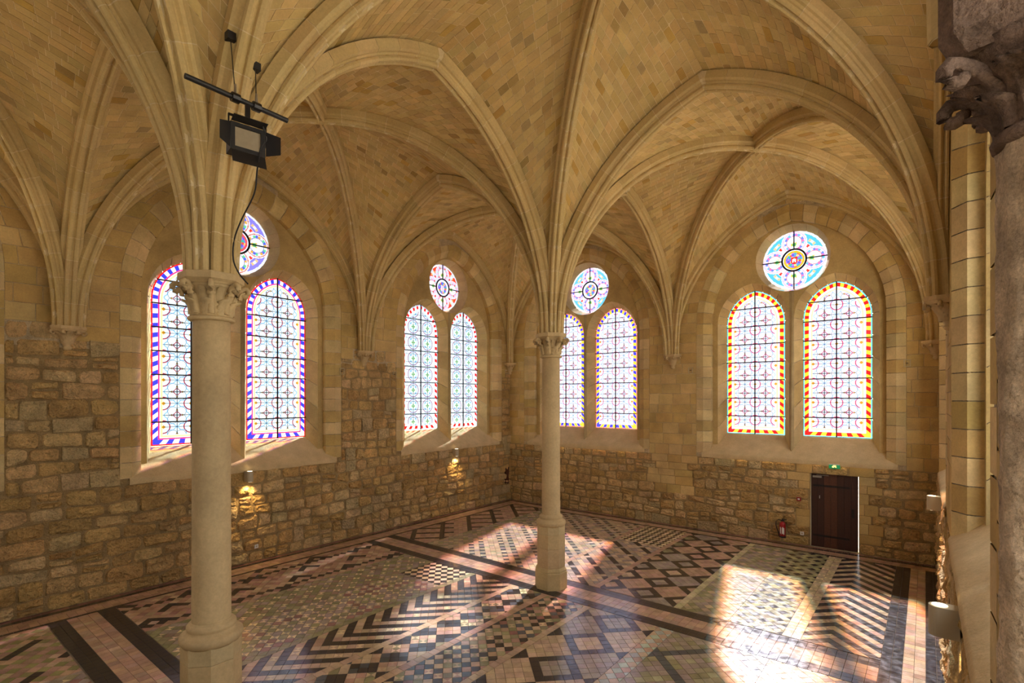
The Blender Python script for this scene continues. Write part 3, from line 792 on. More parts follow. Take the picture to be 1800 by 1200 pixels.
ceil_bvh = []
def web_half(A, eT, mid, zT, eD, boss, zD, ctr, back, pcs, build):
    aT, LT, _ = harch(foot(A, mid, eT), mid, ZS, zT); aD, LD, _ = harch(foot(A, boss, eD), boss, ZS, zD)
    ctr = Vector(ctr)
    def S(t, v, out=0.0):
        a = aT(t)[0]; b = aD(t)[0]; p = a.lerp(b, v)
        na = aT(t)[1].lerp(aD(t)[1], v); w = (b - a).length
        na = na.normalized(); na = (na * (1 - t ** 4) + Vector((0, 0, 1)) * t ** 4).normalized()
        return p + na * (out + 0.035 * w * math.sin(PI * v))
    nt, nv = 26, 6; V = [S(i / nt, k / nv, 0.008) for i in range(nt + 1) for k in range(nv + 1)]
    back.add(V, [(i * (nv + 1) + k, i * (nv + 1) + k + 1, (i + 1) * (nv + 1) + k + 1, (i + 1) * (nv + 1) + k) for i in range(nt) for k in range(nv)], [(0.60, 0.44, 0.21) if (aT(i / nt)[0] - aD(i / nt)[0]).length < 0.2 else (0.80, 0.66, 0.42) for i in range(nt) for k in range(nv)])
    if not build: return
    L = (LT + LD) / 2; n = round(L / 0.14); gt = 0.005 / L
    for r in range(n):
        t0, t1 = r / n, (r + 1) / n; w = (aT(t1)[0] - aD(t1)[0]).length
        if w < 0.16: continue
        v0, v1 = 0.03 / w, 1 - 0.03 / w; x = v0 - rnd.uniform(0, 0.2) / w; cs = [v0]
        while True:
            x += rnd.uniform(0.19, 0.30) / w
            if x > v1 - 0.07 / w: break
            if x > v0 + 0.06 / w: cs.append(x)
        cs.append(v1)
        for a, b in zip(cs[:-1], cs[1:]):
            g = 0.0055 / w; ta, tb = t0 + gt, t1 - gt
            c4 = [(ta, a + g), (ta, b - g), (tb, b - g), (tb, a + g)]
            V = [S(t, v, 0) for t, v in c4] + [S(t, v, 0.02) for t, v in c4]
            col = jit(rnd.choice(C_VDK), 0.1) if rnd.random() < 0.09 else jit(rnd.choice(C_VLT), 0.12, 0.03)
            pcs.add(V, [(0, 1, 2, 3), (0, 1, 5, 4), (1, 2, 6, 5), (2, 3, 7, 6), (3, 0, 4, 7)], col)

for i in (0, 1):
    for j in range(3):
        back = MB(); pcs = Pieces(); x0, x1, y0, y1 = XR[i], XR[i + 1], YR[j], YR[j + 1]
        boss = ((x0 + x1) / 2, (y0 + y1) / 2); build = True
        cs = {(a, b): node(a, b) for a in (i, i + 1) for b in (j, j + 1)}
        sides = [((i, j), (i + 1, j), (boss[0], y0)), ((i, j + 1), (i + 1, j + 1), (boss[0], y1)), ((i, j), (i, j + 1), (x0, boss[1])), ((i + 1, j), (i + 1, j + 1), (x1, boss[1]))]
        for p, q, mid in sides:
            wall = (p[0] == q[0] and p[0] in (0, 2)) or (p[1] == q[1] and p[1] in (0, 3))
            zT = ZW + 0.17 if wall else ZA + 0.27
            if wall and p[0] == q[0]: mid = (mid[0] + (-0.06 if p[0] == 0 else 0.06), WLAP[j])
            if wall and p[1] == q[1]: mid = (mid[0], mid[1] + (0.06 if p[1] == 0 else -0.06))
            for nd in (p, q):
                A = node(*nd)
                if wall: A2 = (mid[0], A[1]) if p[0] == q[0] else (A[0], mid[1])
                # both curves of a half web start at the node itself
                aT = A2 if wall else A
                def mk(A_, e, to): return foot(A_, to, e)
                e1 = 0.02 if not wall else 0.0
                # web_half takes a single node: shift through closures
                hT = harch(foot(aT, mid, e1), mid, ZS, zT); hD = harch(foot(A, boss, 0.02), boss, ZS, ZB + 0.25)
                _old = harch
                seq = [hT, hD]
                def harch_pair(*a, **k): return seq.pop(0)
                globals()['harch'] = harch_pair
                web_half(A, 0, mid, zT, 0, boss, ZB + 0.25, (boss[0], boss[1], 5), back, pcs, build)
                globals()['harch'] = _old
        c = struct(back.obj('ceiling', M['joint']))
        ceil_bvh.append(BVHTree.FromPolygons([Vector(v) for v in back.v], back.f))
        if build: pcs.finish('vault_stone', 'small_vault_stones', M['vault'], c, 300)

# ------------------------------------------------------------------ floor
struct(MB().add([(0, YR[3], -0.006), (W, YR[3], -0.006), (W, 0, -0.006), (0, 0, -0.006)], [(0, 1, 2, 3)], (0.33, 0.25, 0.16)).obj('floor', M['mortar']))
floor = bpy.data.objects['floor']
DK = (0.034, 0.031, 0.030); PK = (0.37, 0.235, 0.15); TN = (0.40, 0.29, 0.18); OL = (0.22, 0.20, 0.10); CR = (0.56, 0.43, 0.24); GY = (0.26, 0.21, 0.16); RB = (0.20, 0.10, 0.075); BG = (0.09, 0.10, 0.10)
tiles = Pieces()
def hsh(i, j, k=0): return random.Random(i * 7919 + j * 104729 + k * 31).random()
def shade(c, i, j): r = (0.82 + 0.36 * hsh(i, j, 5)) * (1.4 if c[0] > 0.1 else 1.0); q = 0.94 + 0.12 * hsh(i, j, 9); return (c[0] * r, c[1] * r * q, c[2] * r * (2 - q))
def put_tile(P, i, j, c, deco=None):
    if len(P) < 3: return
    area = 0
    for k in range(len(P)): area += P[k - 1][0] * P[k][1] - P[k][0] * P[k - 1][1]
    if abs(area) < 0.0012: return
    z = 0.0008 * hsh(i, j, 3); n = len(P); c = shade(c, i, j)
    V = [(x, y, z + 0.0003 * hsh(i, j, 11 + k % 4)) for k, (x, y) in enumerate(P)] + [(x, y, -0.008) for x, y in P]
    Fc = [(k, (k + 1) % n, n + (k + 1) % n, n + k) for k in range(n)]; cols = [c] * n
    if deco and n == 4:
        cx = sum(p[0] for p in P) / 4; cy2 = sum(p[1] for p in P) / 4; V.append((cx, cy2, z)); o = int(hsh(i, j, 21) * 2)
        for k in range(4): Fc.append((k, (k + 1) % 4, 8)); cols.append(shade(deco, i, j) if (k + o) % 2 == 0 else c)
    else: Fc.append(tuple(range(n))); cols.append(c)
    tiles.add(V, Fc, cols)
def axis_panel(x0, x1, y0, y1, nx, ny, fn):
    g = 0.003
    for i in range(nx):
        for j in range(ny):
            a, b = x0 + (x1 - x0) * i / nx + g, x0 + (x1 - x0) * (i + 1) / nx - g
            c, d = y0 + (y1 - y0) * j / ny + g, y0 + (y1 - y0) * (j + 1) / ny - g
            r = fn(i, j); put_tile([(a, c), (b, c), (b, d), (a, d)], i + int(x0 * 50), j + int(y0 * 37), r if not isinstance(r[0], tuple) else r[0], None if not isinstance(r[0], tuple) else r[1])
PP = 0.1375
def diag_panel(x0, x1, y0, y1, fn, ox=0.0, oy=0.0):
    rect = [(x0 + .003, y0 + .003), (x1 - .003, y0 + .003), (x1 - .003, y1 - .003), (x0 + .003, y1 - .003)]
    s = math.sqrt(0.5); g = 0.0033
    cor = [((x - ox + y - oy) * s / PP, (x - ox - y + oy) * s / PP) for x, y in rect]
    i0, i1 = math.floor(min(c[0] for c in cor)), math.ceil(max(c[0] for c in cor)); j0, j1 = math.floor(min(c[1] for c in cor)), math.ceil(max(c[1] for c in cor))
    for i in range(i0, i1):
        for j in range(j0, j1):
            q = [(i * PP + g, j * PP + g), ((i + 1) * PP - g, j * PP + g), ((i + 1) * PP - g, (j + 1) * PP - g), (i * PP + g, (j + 1) * PP - g)]
            P = [((a + b) * s + ox, (a - b) * s + oy) for a, b in q]
            cx = sum(p[0] for p in P) / 4; cy2 = sum(p[1] for p in P) / 4
            if not (x0 - PP < cx < x1 + PP and y0 - PP < cy2 < y1 + PP): continue
            if not all(x0 < p[0] < x1 and y0 < p[1] < y1 for p in P): P = clip_poly(P[::-1], rect)
            if len(P) < 3: continue
            r = fn(i, j, cx, cy2)
            if isinstance(r[0], tuple): put_tile(P, i, j, r[0], r[1])
            else: put_tile(P, i, j, r)
def rpick(i, j, L): return L[int(hsh(i, j, 77) * len(L))]
# bands round the walls and across
axis_panel(0.03, 0.17, YR[3], -0.1, 1, 150, lambda i, j: RB)
axis_panel(0.17, 0.42, YR[3], -0.15, 2, 150, lambda i, j: DK if i == 0 else PK)
axis_panel(0.42, 0.70, YR[3], -0.42, 2, 150, lambda i, j: PK)
axis_panel(0.70, 0.78, YR[3], -0.70, 1, 150, lambda i, j: DK)
axis_panel(0.17, W, -0.17, -0.03, 96, 1, lambda i, j: RB)
axis_panel(0.42, W - 0.05, -0.42, -0.17, 94, 2, lambda i, j: DK if j == 1 else PK)
axis_panel(0.70, W - 0.05, -0.62, -0.42, 90, 1, lambda i, j: PK)
axis_panel(0.78, 12.33, -0.72, -0.62, 86, 1, lambda i, j: DK)
axis_panel(12.33, 12.60, YR[3], -0.62, 2, 145, lambda i, j: DK)
axis_panel(12.60, 12.87, YR[3], -0.62, 2, 145, lambda i, j: rpick(i, j, [TN, PK, TN, TN, (0.45, 0.31, 0.18)]))
axis_panel(12.87, 13.12, YR[3], -0.62, 2, 145, lambda i, j: DK)
def band(yc, tan=False):
    # crosses the room at a column line; stops short of the column plinth
    for a, b in ((0.78, 12.33),):
        n = int((b - a) / 0.137)
        axis_panel(a, b, yc - 0.47, yc - 0.22, n, 2, lambda i, j: DK)
        axis_panel(a, b, yc - 0.22, yc + 0.23, n, 3, lambda i, j: rpick(i, j + int(yc), [PK, PK, PK, (0.34, 0.23, 0.16), TN if tan else PK]))
        axis_panel(a, b, yc + 0.23, yc + 0.50, n, 2, lambda i, j: DK)
band(-6.80); band(-13.46, True)

def frames(m, half, din=PK):
    def f(i, j, x, y):
        I, J = i // m, j // m; a, b = i % m, j % m
        if (I + J) % 2 == 0:
            if a in (0, m - 1) or b in (0, m - 1): return DK
            return rpick(I, J, [GY, din, OL, TN])
        return rpick(I, J, [din, GY, din])
    return f
def lattice(i, j, x, y):
    a, b = i % 6, j % 4
    if a == 0 or (b == 0 and i % 12 < 9): return DK
    return PK
def olive(i, j, x, y):
    if (i + 2 * j) % 4 == 0: return (OL, CR)
    return rpick(i, j, [OL, OL, GY, (0.24, 0.17, 0.11), OL])
def creamcheck(i, j, x, y): return rpick(i, j, [TN, GY, (0.30, 0.26, 0.16), TN]) if (i + j) % 2 else (BG if (i % 3 and j % 2) else TN)
def bw(i, j, x, y): return DK if (i + j) % 2 else CR
def chev(xc, up, per=2):
    def f(i, j, x, y):
        k = (i if (x < xc) == (up < 0) else j)
        return DK if k % 2 == 0 else rpick(i, j, [PK, TN, TN, (TN, CR)])
    return f
def lcut(i, j, x, y):
    if (i % 7 == 0 and j % 5 < 3) or (j % 5 == 0 and i % 7 < 3): return DK
    if (i + j) % 11 == 0: return DK
    return rpick(i, j, [PK, PK, TN, (0.30, 0.17, 0.12)])
def hour(i, j, x, y):
    if (i + j) % 2 == 0: return (GY, CR)
    return rpick(i, j, [OL, (0.24, 0.13, 0.10), OL, GY])
def deco(i, j, x, y):
    if (i // 3 + j // 2) % 2 == 0: return rpick(i, j, [DK, BG, DK])
    return rpick(i, j, [(TN, PK), PK, TN, (OL, CR)])
def decoB(i, j, x, y):
    if (i + j) % 2 == 0: return rpick(i, j, [DK, DK, OL, BG])
    return rpick(i, j, [(PK, CR), PK, TN, (TN, OL), RB])
def oliveframe(i, j, x, y):
    a, b = i % 9, j % 9
    if a == 0 or b == 0: return BG
    return rpick(i, j, [OL, GY, (0.28, 0.25, 0.15), GY])
def olivemix(i, j, x, y): return rpick(i, j, [OL, GY, (0.30, 0.25, 0.15), TN, (0.27, 0.24, 0.15), GY, OL])
def dkolive(i, j, x, y): return DK if (i % 2 == 0 and j % 2 == 0) else rpick(i, j, [OL, (0.34, 0.30, 0.14), OL])
def gchk(i, j, x, y): return (0.35, 0.38, 0.28) if (i + j) % 2 else rpick(i, j, [PK, TN, (TN, OL)])
def pale(i, j, x, y): return rpick(i, j, [TN, (0.36, 0.27, 0.18), (0.40, 0.33, 0.21), GY])
def pg(i, j, x, y):
    if i % 6 == 0 and j % 8 < 5: return DK
    return (0.22, 0.20, 0.08) if (i + j) % 3 == 0 else rpick(i, j, [PK, (0.30, 0.19, 0.13), TN])
# far bay
ya, yb = -6.28, -0.72
diag_panel(0.78, 2.15, ya, yb, lattice, 2.15, 0); diag_panel(2.15, 3.0, ya, yb, olivemix); diag_panel(3.0, 5.93, ya, yb, creamcheck)
diag_panel(5.93, 6.07, ya, yb, lambda *a: PK); diag_panel(6.07, 7.35, -2.6, yb, bw); diag_panel(6.07, 7.35, ya, -2.6, lambda i, j, x, y: DK if (i % 4 == 0 and j % 5) else rpick(i, j, [TN, GY]))
axis_panel(7.35, 7.49, ya, yb, 1, 40, lambda i, j: PK)
diag_panel(7.49, 9.10, ya, yb, frames(4, 2), 7.98, -4.39)
diag_panel(9.10, 9.24, ya, yb, lambda *a: (0.42, 0.36, 0.20)); diag_panel(9.24, 10.1, ya, yb, olivemix)
diag_panel(10.1, 10.97, ya, yb, dkolive)
axis_panel(10.97, 11.25, ya, yb, 2, 40, lambda i, j: ((0.34, 0.28, 0.16), CR) if (i + j) % 2 else (0.40, 0.32, 0.19))
diag_panel(11.25, 12.33, ya, yb, chev(11.72, 1), 11.72, -3.08)
# middle bay
ya, yb = -12.95, -7.28
diag_panel(0.78, 2.45, ya, yb, lcut); diag_panel(2.45, 3.5, ya, yb, olive); diag_panel(3.5, 4.75, ya, -8.3, hour); diag_panel(3.5, 4.75, -8.3, yb, bw)
diag_panel(4.75, 4.9, ya, yb, lambda *a: OL); diag_panel(4.9, 5.93, ya, yb, chev(5.36, -1), 5.36, -9.89)
axis_panel(5.93, 6.07, ya, yb, 1, 38, lambda i, j: TN); diag_panel(6.07, 6.75, ya, yb, deco)
axis_panel(6.75, 6.90, ya, yb, 1, 38, lambda i, j: PK); diag_panel(6.90, 7.75, ya, yb, decoB)
axis_panel(7.75, 7.88, ya, yb, 1, 38, lambda i, j: TN)
diag_panel(7.88, 9.22, ya, yb, frames(5, 2, TN), 8.09, -8.58)
diag_panel(9.22, 9.50, ya, yb, gchk); diag_panel(9.50, 11.0, ya, yb, oliveframe, 9.5, -8.2)
diag_panel(11.0, 12.33, ya, yb, lambda i, j, x, y: (CR, TN) if (i + j) % 2 else rpick(i, j, [TN, GY]))
# near bay
ya, yb = YR[3] + 0.05, -13.95
diag_panel(0.78, 3.2, ya, yb, pg); diag_panel(3.2, 6.0, ya, yb, hour); diag_panel(6.0, 12.33, ya, yb, olivemix)
tiles.finish('tile', 'small_floor_tiles', M['tile'], floor, 300)

# ------------------------------------------------------------------ columns with leafy capitals
CS = (0.58, 0.435, 0.225)
def leaf_mesh(h, w, out, curl, lobes=3, nu=7, nv=9, thick=0.014):
    """A leaf that rises from the origin up z, leaning out along +x, tip curled over."""
    V = []
    for side in (1, -1):
        for k in range(nv):
            t = k / (nv - 1); c = t ** 2.2
            x = out * c; z = h * t
            if t > 0.75:
                a = (t - 0.75) / 0.25 * PI * 0.9; x = out * 0.75 ** 2.2 + curl * math.sin(a) + out * 0.25 * (t - .75) / .25; z = h * 0.75 + (h * 0.25) * math.sin(a / 2) - curl * 0.7 * (1 - math.cos(a)) / 2
            ww = w * (0.55 + 0.45 * abs(math.sin(PI * lobes * t + 0.6))) * (1.0 if t < 0.8 else 1.0 - 0.6 * (t - 0.8) / 0.2)
            for i in range(nu):
                s = (i / (nu - 1) - 0.5) * 2
                fold = 0.35 * w * (abs(s) ** 1.3) - 0.10 * w * math.cos(s * PI * 3)
                V.append((x - fold * 0.6 + side * thick / 2, s * ww / 2, z))
    Fc = []; B = nu * nv
    for k in range(nv - 1):
        for i in range(nu - 1):
            a = k * nu + i; Fc.append((a, a + 1, a + nu + 1, a + nu)); Fc.append((B + a, B + a + nu, B + a + nu + 1, B + a + 1))
        Fc.append((k * nu, (k + 1) * nu, B + (k + 1) * nu, B + k * nu)); Fc.append((k * nu + nu - 1, B + k * nu + nu - 1, B + (k + 1) * nu + nu - 1, (k + 1) * nu + nu - 1))
    Fc.append(tuple(range((nv - 1) * nu, nv * nu)) + tuple(range(B + nv * nu - 1, B + (nv - 1) * nu - 1, -1)))
    return V, Fc
def crocket_mesh(h, out, r):
    """stalk that swings out and ends in a curled knob"""
    P = []; R = []
    for k in range(10):
        t = k / 9; P.append((out * t ** 1.8, 0, h * (1 - (1 - t) ** 1.3))); R.append(r * (0.75 - 0.2 * t))
    cx, cz = P[-1][0] + r * 0.2, P[-1][2] - r * 0.9
    for k in range(1, 9):
        a = PI * 0.55 - k * 0.62; q = r * (1.15 - 0.09 * k); P.append((cx + q * math.cos(a), 0, cz + q * math.sin(a))); R.append(r * (0.62 - 0.01 * k))
    return tube(P, R, 7)
def capital(parent, z0, z1, r0, r1, ra, mat, col, nlow=8, nup=8, scale=1.0, abh=0.115, phase=PI / 8):
    h = z1 - z0
    V, Fc = lathe([(r0, z0), (r0 + 0.005, z0 + h * .3), (r0 + .02, z0 + h * .6), (r1 * 0.86, z0 + h * .9), (r1 * .94, z0 + h)], 24); obj('capital_bell', V, Fc, mat, parent, col, True)
    V, Fc = lathe([(r0, z0 - .045), (r0 + .035, z0 - .04), (r0 + .048, z0 - .02), (r0 + .035, z0), (r0, z0 + .005)], 32); obj('neck_ring', V, Fc, mat, parent, col, True)
    V, Fc = lathe([(ra * .86, z1 - .005), (ra * .9, z1 + .015), (ra, z1 + .04), (ra, z1 + abh - .01), (ra * .985, z1 + abh)], 8, phase); obj('abacus', V, Fc, mat, parent, col)
    lv = leaf_mesh(h * 0.55, 0.135 * scale, 0.085 * scale, 0.032 * scale, thick=0.02)
    l0 = None
    for k in range(nlow):
        if l0 is None: l = l0 = obj('leaf', *lv, mat, parent, col, True)
        else: l = l0.copy(); COL.objects.link(l)
        a = 2 * PI * k / nlow + 0.2; l.location = ((r0 + .008) * math.cos(a), (r0 + .008) * math.sin(a), z0 + 0.01); l.rotation_euler = (0, 0, a)
    cv = crocket_mesh(h * 0.9, (ra - r0) * 0.92, 0.05 * scale); c0 = None
    uv = leaf_mesh(h * 0.86, 0.10 * scale, (ra - r0) * 0.62, 0.03 * scale, 4); u0 = None
    for k in range(nup):
        a = 2 * PI * (k + 0.5) / nup + phase - PI / 8
        if c0 is None: l = c0 = obj('crocket', *cv, mat, parent, col, True)
        else: l = c0.copy(); COL.objects.link(l)
        l.location = (r0 * math.cos(a), r0 * math.sin(a), z0 + h * 0.08); l.rotation_euler = (0, 0, a)
        a2 = a + PI / nup
        if u0 is None: l = u0 = obj('leaf', *uv, mat, parent, col, True)
        else: l = u0.copy(); COL.objects.link(l)
        l.location = (r0 * math.cos(a2), r0 * math.sin(a2), z0 + h * 0.1); l.rotation_euler = (0, 0, a2)
    for k in range(nup):
        a = 2 * PI * (k + 0.5) / nup + phase - PI / 8
        V, Fc = leaf_mesh(h * 0.3, 0.09 * scale, 0.05 * scale, 0.02, 2, 5, 6); o = obj('leaf', V, Fc, mat, parent, col, True)
        rr = r0 + (ra - r0) * 0.75; o.location = (rr * math.cos(a), rr * math.sin(a), z0 + h * 0.62); o.rotation_euler = (0, 0, a)

def make_column():
    t = empty('column')
    V, Fc = lathe([(.345, 0), (.345, .34), (.33, .355), (.335, .385), (.30, .44)], 8, PI / 8); obj('plinth', V, Fc, M['column'], t, jit(CS, .04))
    for a, b in ((.443, .84), (.843, 1.13), (1.133, 1.315)):
        V, Fc = lathe([(.294, a), (.30, a + .004), (.30, b - .004), (.294, b)], 8, PI / 8); obj('pedestal_block', V, Fc, M['column'], t, jit(CS, .05))
    V, Fc = lathe([(.285, 1.30), (.305, 1.325), (.318, 1.36), (.312, 1.395), (.28, 1.42), (.25, 1.43), (.238, 1.445), (.24, 1.46), (.248, 1.475), (.245, 1.50), (.225, 1.52), (.205, 1.528), (.197, 1.545)], 40); obj('base_moulding', V, Fc, M['column'], t, CS, True)
    V, Fc = lathe([(.197, 1.545)] + [(.195 - .010 * k / 8, 1.55 + (4.87 - 1.55) * k / 8) for k in range(9)], 40); obj('shaft', V, Fc, M['column'], t, CS, True)
    capital(t, 4.89, 5.245, .19, .27, .325, M['column'], CS)
    return t
def dup(o, parent=None):
    c = o.copy(); COL.objects.link(c)
    if parent is not None: c.parent = parent
    for ch in list(o.children): dup(ch, c)
    return c
c1 = make_column(); c1.location = (XC, YR[2], 0); tag(c1, 'nearer round limestone column, cable at its capital and floodlight hung above it', 'column', 'columns down the middle of the hall')
c2 = dup(c1); c2.location = (XC, YR[1], 0); tag(c2, 'farther limestone column with its whole octagonal pedestal standing in the sunlit tiles', 'column', 'columns down the middle of the hall')

# wall corbels
def make_corbel(rz, loc):
    t = empty('corbel', loc, rz); K = (0.60, 0.44, 0.23)
    P = [(0, -.27), (.14, -.27), (.27, -.14), (.27, .14), (.14, .27), (0, .27)]
    def ring(k, z): return [(x * k, y * k, z) for x, y in P]
    R = ring(.88, -.10) + ring(.97, -.06) + ring(1, -.055) + ring(1, 0); Fc = [(i * 6 + j, i * 6 + j + 1, i * 6 + j + 7, i * 6 + j + 6) for i in range(3) for j in range(5)] + [tuple(range(6)), tuple(range(18, 24))]
    obj('abacus', R, Fc, M['column'], t, K)
    V = []; prof = [(.20, -.09), (.15, -.15), (.11, -.23), (.085, -.31), (.055, -.37), (.075, -.40), (.05, -.44), (.01, -.455)]; n = 9
    for r, z in prof: V += [(r * math.cos(a), r * math.sin(a), z) for a in [-PI / 2 + PI * k / (n - 1) for k in range(n)]]
    Fc = [(i * n + k, i * n + k + 1, (i + 1) * n + k + 1, (i + 1) * n + k) for i in range(len(prof) - 1) for k in range(n - 1)]
    obj('bracket', V, Fc, M['column'], t, K, True)
    for k in range(5):
        a = -PI / 2 + PI * (k + 0.5) / 5; V, Fc = leaf_mesh(.27, .13, .17, .045, thick=.022); o = obj('leaf', V, Fc, M['column'], t, K, True); o.location = (.10 * math.cos(a), .09 * math.sin(a), -.33); o.rotation_euler = (0, 0, a)
    for k in range(4):
        a = -PI / 2 + PI * (k + .5) / 4; V, Fc = crocket_mesh(.18, .16, .042); o = obj('crocket', V, Fc, M['column'], t, K, True); o.location = (.08 * math.cos(a), .08 * math.sin(a), -.27); o.rotation_euler = (0, 0, a)
    return t
for loc, rz, lab in [((0, YR[2], ZS), 0, 'leaf-carved stone corbel on the left wall near the left picture edge'), ((0, YR[1], ZS), 0, 'carved stone corbel on the left wall between its two windows'),
                     ((.05, -.05, ZS), -PI / 4, 'narrow carved stone corbel in the corner of the two window walls'), ((XC, 0, ZS), -PI / 2, 'carved stone corbel on the far wall between its two windows'),
                     ((W - .05, -.05, ZS), -3 * PI / 4, 'small carved corbel in the far right corner beside the far wall'), ((W, YR[1], ZS), PI, 'dark carved corbel jutting from the right wall under a cluster of ribs')]:
    o = make_corbel(rz, loc); tag(o, lab, 'corbel', 'carved wall corbels under the ribs')

# pulpit colonnette by the camera
t = empty('colonnette', (13.13, -14.05, 2.99)); tag(t, 'rough weathered reddish colonnette with leaf capital close by at the right edge', 'column')

V = []; Fc = []; n = 26; m_ = 60; zz = 4.68 - 2.99
for i in range(m_ + 1):
    for k in range(n):
        a = 2 * PI * k / n; r = .112 + .004 * math.sin(5 * a + i * .1) + rnd.uniform(-.0025, .0025) + (.006 * math.sin(9 * a + math.sin(i * .25)))
        V.append((r * math.cos(a), r * math.sin(a), zz * i / m_))
Fc = [(i * n + k, i * n + (k + 1) % n, (i + 1) * n + (k + 1) % n, (i + 1) * n + k) for i in range(m_) for k in range(n)]
obj('shaft', V, Fc, M['weathered'], t, (0.58, 0.45, 0.31), True)
KD = (0.20, 0.135, 0.10)
V, Fc = lathe([(.112, 1.68), (.118, 1.74), (.14, 1.80), (.19, 1.87), (.21, 1.9)], 20); obj('capital_bell', V, Fc, M['weathered'], t, KD, True)
V, Fc = lathe([(.112, 1.66), (.128, 1.665), (.132, 1.68), (.125, 1.695), (.112, 1.70)], 24); obj('neck_ring', V, Fc, M['weathered'], t, KD, True)
q = .205; c_ = .04; P = [(-q + c_, -q), (q - c_, -q), (q, -q + c_), (q, q - c_), (q - c_, q), (-q + c_, q), (-q, q - c_), (-q, -q + c_)]
R = [(x * .86, y * .86, 1.885) for x, y in P] + [(x * .9, y * .9, 1.90) for x, y in P] + [(x * 1.0, y * 1.0, 1.935) for x, y in P] + [(x, y, 2.09) for x, y in P]
o = obj('abacus', R, [(i * 8 + j, i * 8 + (j + 1) % 8, i * 8 + 8 + (j + 1) % 8, i * 8 + 8 + j) for i in range(3) for j in range(8)] + [tuple(range(8)), tuple(range(24, 32))], M['weathered'], t, KD); o.rotation_euler = (0, 0, math.radians(-14))
for k in range(8):
    a = 2 * PI * k / 8 + math.radians(-14) + PI / 4; big = k % 2 == 0
    V, Fc = crocket_mesh(.15 if big else .12, .13 if big else .095, .032); o = obj('crocket', V, Fc, M['weathered'], t, KD, True); o.location = (.10 * math.cos(a), .10 * math.sin(a), 1.72); o.rotation_euler = (0, 0, a)
    V, Fc = leaf_mesh(.16, .10, .10, .035, 3); o = obj('leaf', V, Fc, M['weathered'], t, KD, True); o.location = (.112 * math.cos(a + .39), .112 * math.sin(a + .39), 1.70); o.rotation_euler = (0, 0, a + .39)
    V, Fc = leaf_mesh(.10, .07, .075, .03, 2, 5, 7); o = obj('leaf', V, Fc, M['weathered'], t, KD, True); o.location = (.115 * math.cos(a), .115 * math.sin(a), 1.70); o.rotation_euler = (0, 0, a)
# springer of the pulpit arch on the capital, and the parapet that carries the shaft
mb = MB(); mb.box((-.16, -.16, 2.09), (.16, .16, 2.9), KD); mb.obj('springer', M['weathered'], t); 
nb_ = MB(); NX = W + 1.3; K_ = (0.60, 0.44, 0.21)
nb_.add([(W, NY1, 2.2), (NX, NY1, 2.2), (NX, NY1, NZ), (W, NY1, NZ)], [(0, 1, 2, 3)], K_); nb_.add([(W, NY0, 2.2), (NX, NY0, 2.2), (NX, NY0, NZ), (W, NY0, NZ)], [(0, 1, 2, 3)], K_)
nb_.add([(W, NY0, NZ), (NX, NY0, NZ), (NX, NY1, NZ), (W, NY1, NZ)], [(0, 1, 2, 3)], K_); nb_.add([(W, NY0, 2.3), (NX, NY0, 2.3), (NX, NY1, 2.3), (W, NY1, 2.3)], [(0, 1, 2, 3)], K_)
g0, g1, gz0, gz1 = NY0 + .4, NY1 - .5, 3.0, 6.1
for a_, b_, c_, d_ in ((NY0, g0, 2.2, NZ), (g1, NY1, 2.2, NZ), (g0, g1, 2.2, gz0), (g0, g1, gz1, NZ)): nb_.add([(NX, a_, c_), (NX, b_, c_), (NX, b_, d_), (NX, a_, d_)], [(0, 1, 2, 3)], K_)
nw_ = struct(nb_.obj('wall_niche', M['ashlar'])); nf = struct(MB().add([(NX, g0, gz0), (NX + .01, g0, gz0), (NX + .01, g0, gz1), (NX, g0, gz1)], [(0, 1, 2, 3)], K_).obj('window_8', M['iron']))  # unseen clear-glazed window, added to brighten the hall from the side
for k_ in range(4):
    for l_ in range(4):
        y0_, y1_ = g0 + (g1 - g0) * k_ / 4, g0 + (g1 - g0) * (k_ + 1) / 4; z0_, z1_ = gz0 + (gz1 - gz0) * l_ / 4, gz0 + (gz1 - gz0) * (l_ + 1) / 4
        obj('pane', [(NX + .005, y0_ + .01, z0_ + .01), (NX + .005, y1_ - .01, z0_ + .01), (NX + .005, y1_ - .01, z1_ - .01), (NX + .005, y0_ + .01, z1_ - .01)], [(0, 1, 2, 3)], M['glass'], nf, (0.9, 0.9, 0.9), False, True)
    for z_ in (0,): m_ = MB(); m_.box((NX - .01, g0 + (g1 - g0) * k_ / 4 - .012, gz0), (NX + .02, g0 + (g1 - g0) * k_ / 4 + .012, gz1)); m_.obj('upright_bar', M['iron'], nf); m_ = MB(); m_.box((NX - .01, g0, gz0 + (gz1 - gz0) * k_ / 4 - .012), (NX + .02, g1, gz0 + (gz1 - gz0) * k_ / 4 + .012)); m_.obj('saddle_bar', M['iron'], nf)
L = bpy.data.lights.new('daylight_portal', 'AREA'); L.shape = 'RECTANGLE'; L.size = g1 - g0; L.size_y = gz1 - gz0; L.cycles.is_portal = True
lo = bpy.data.objects.new('daylight_portal', L); COL.objects.link(lo); lo.location = (NX + .06, (g0 + g1) / 2, (gz0 + gz1) / 2); lo.rotation_euler = Vector((-1, 0, 0)).to_track_quat('-Z', 'Z').to_euler()
mb = MB(); mb.box((12.98, NY0 + .03, 0), (13.28, -13.78, 2.9), (0.60, 0.44, 0.22)); mb.box((12.94, NY0 + .03, 2.9), (13.32, -13.78, 2.988), (0.60, 0.44, 0.22))
o = mb.obj('parapet', M['ashlar']); struct(o)

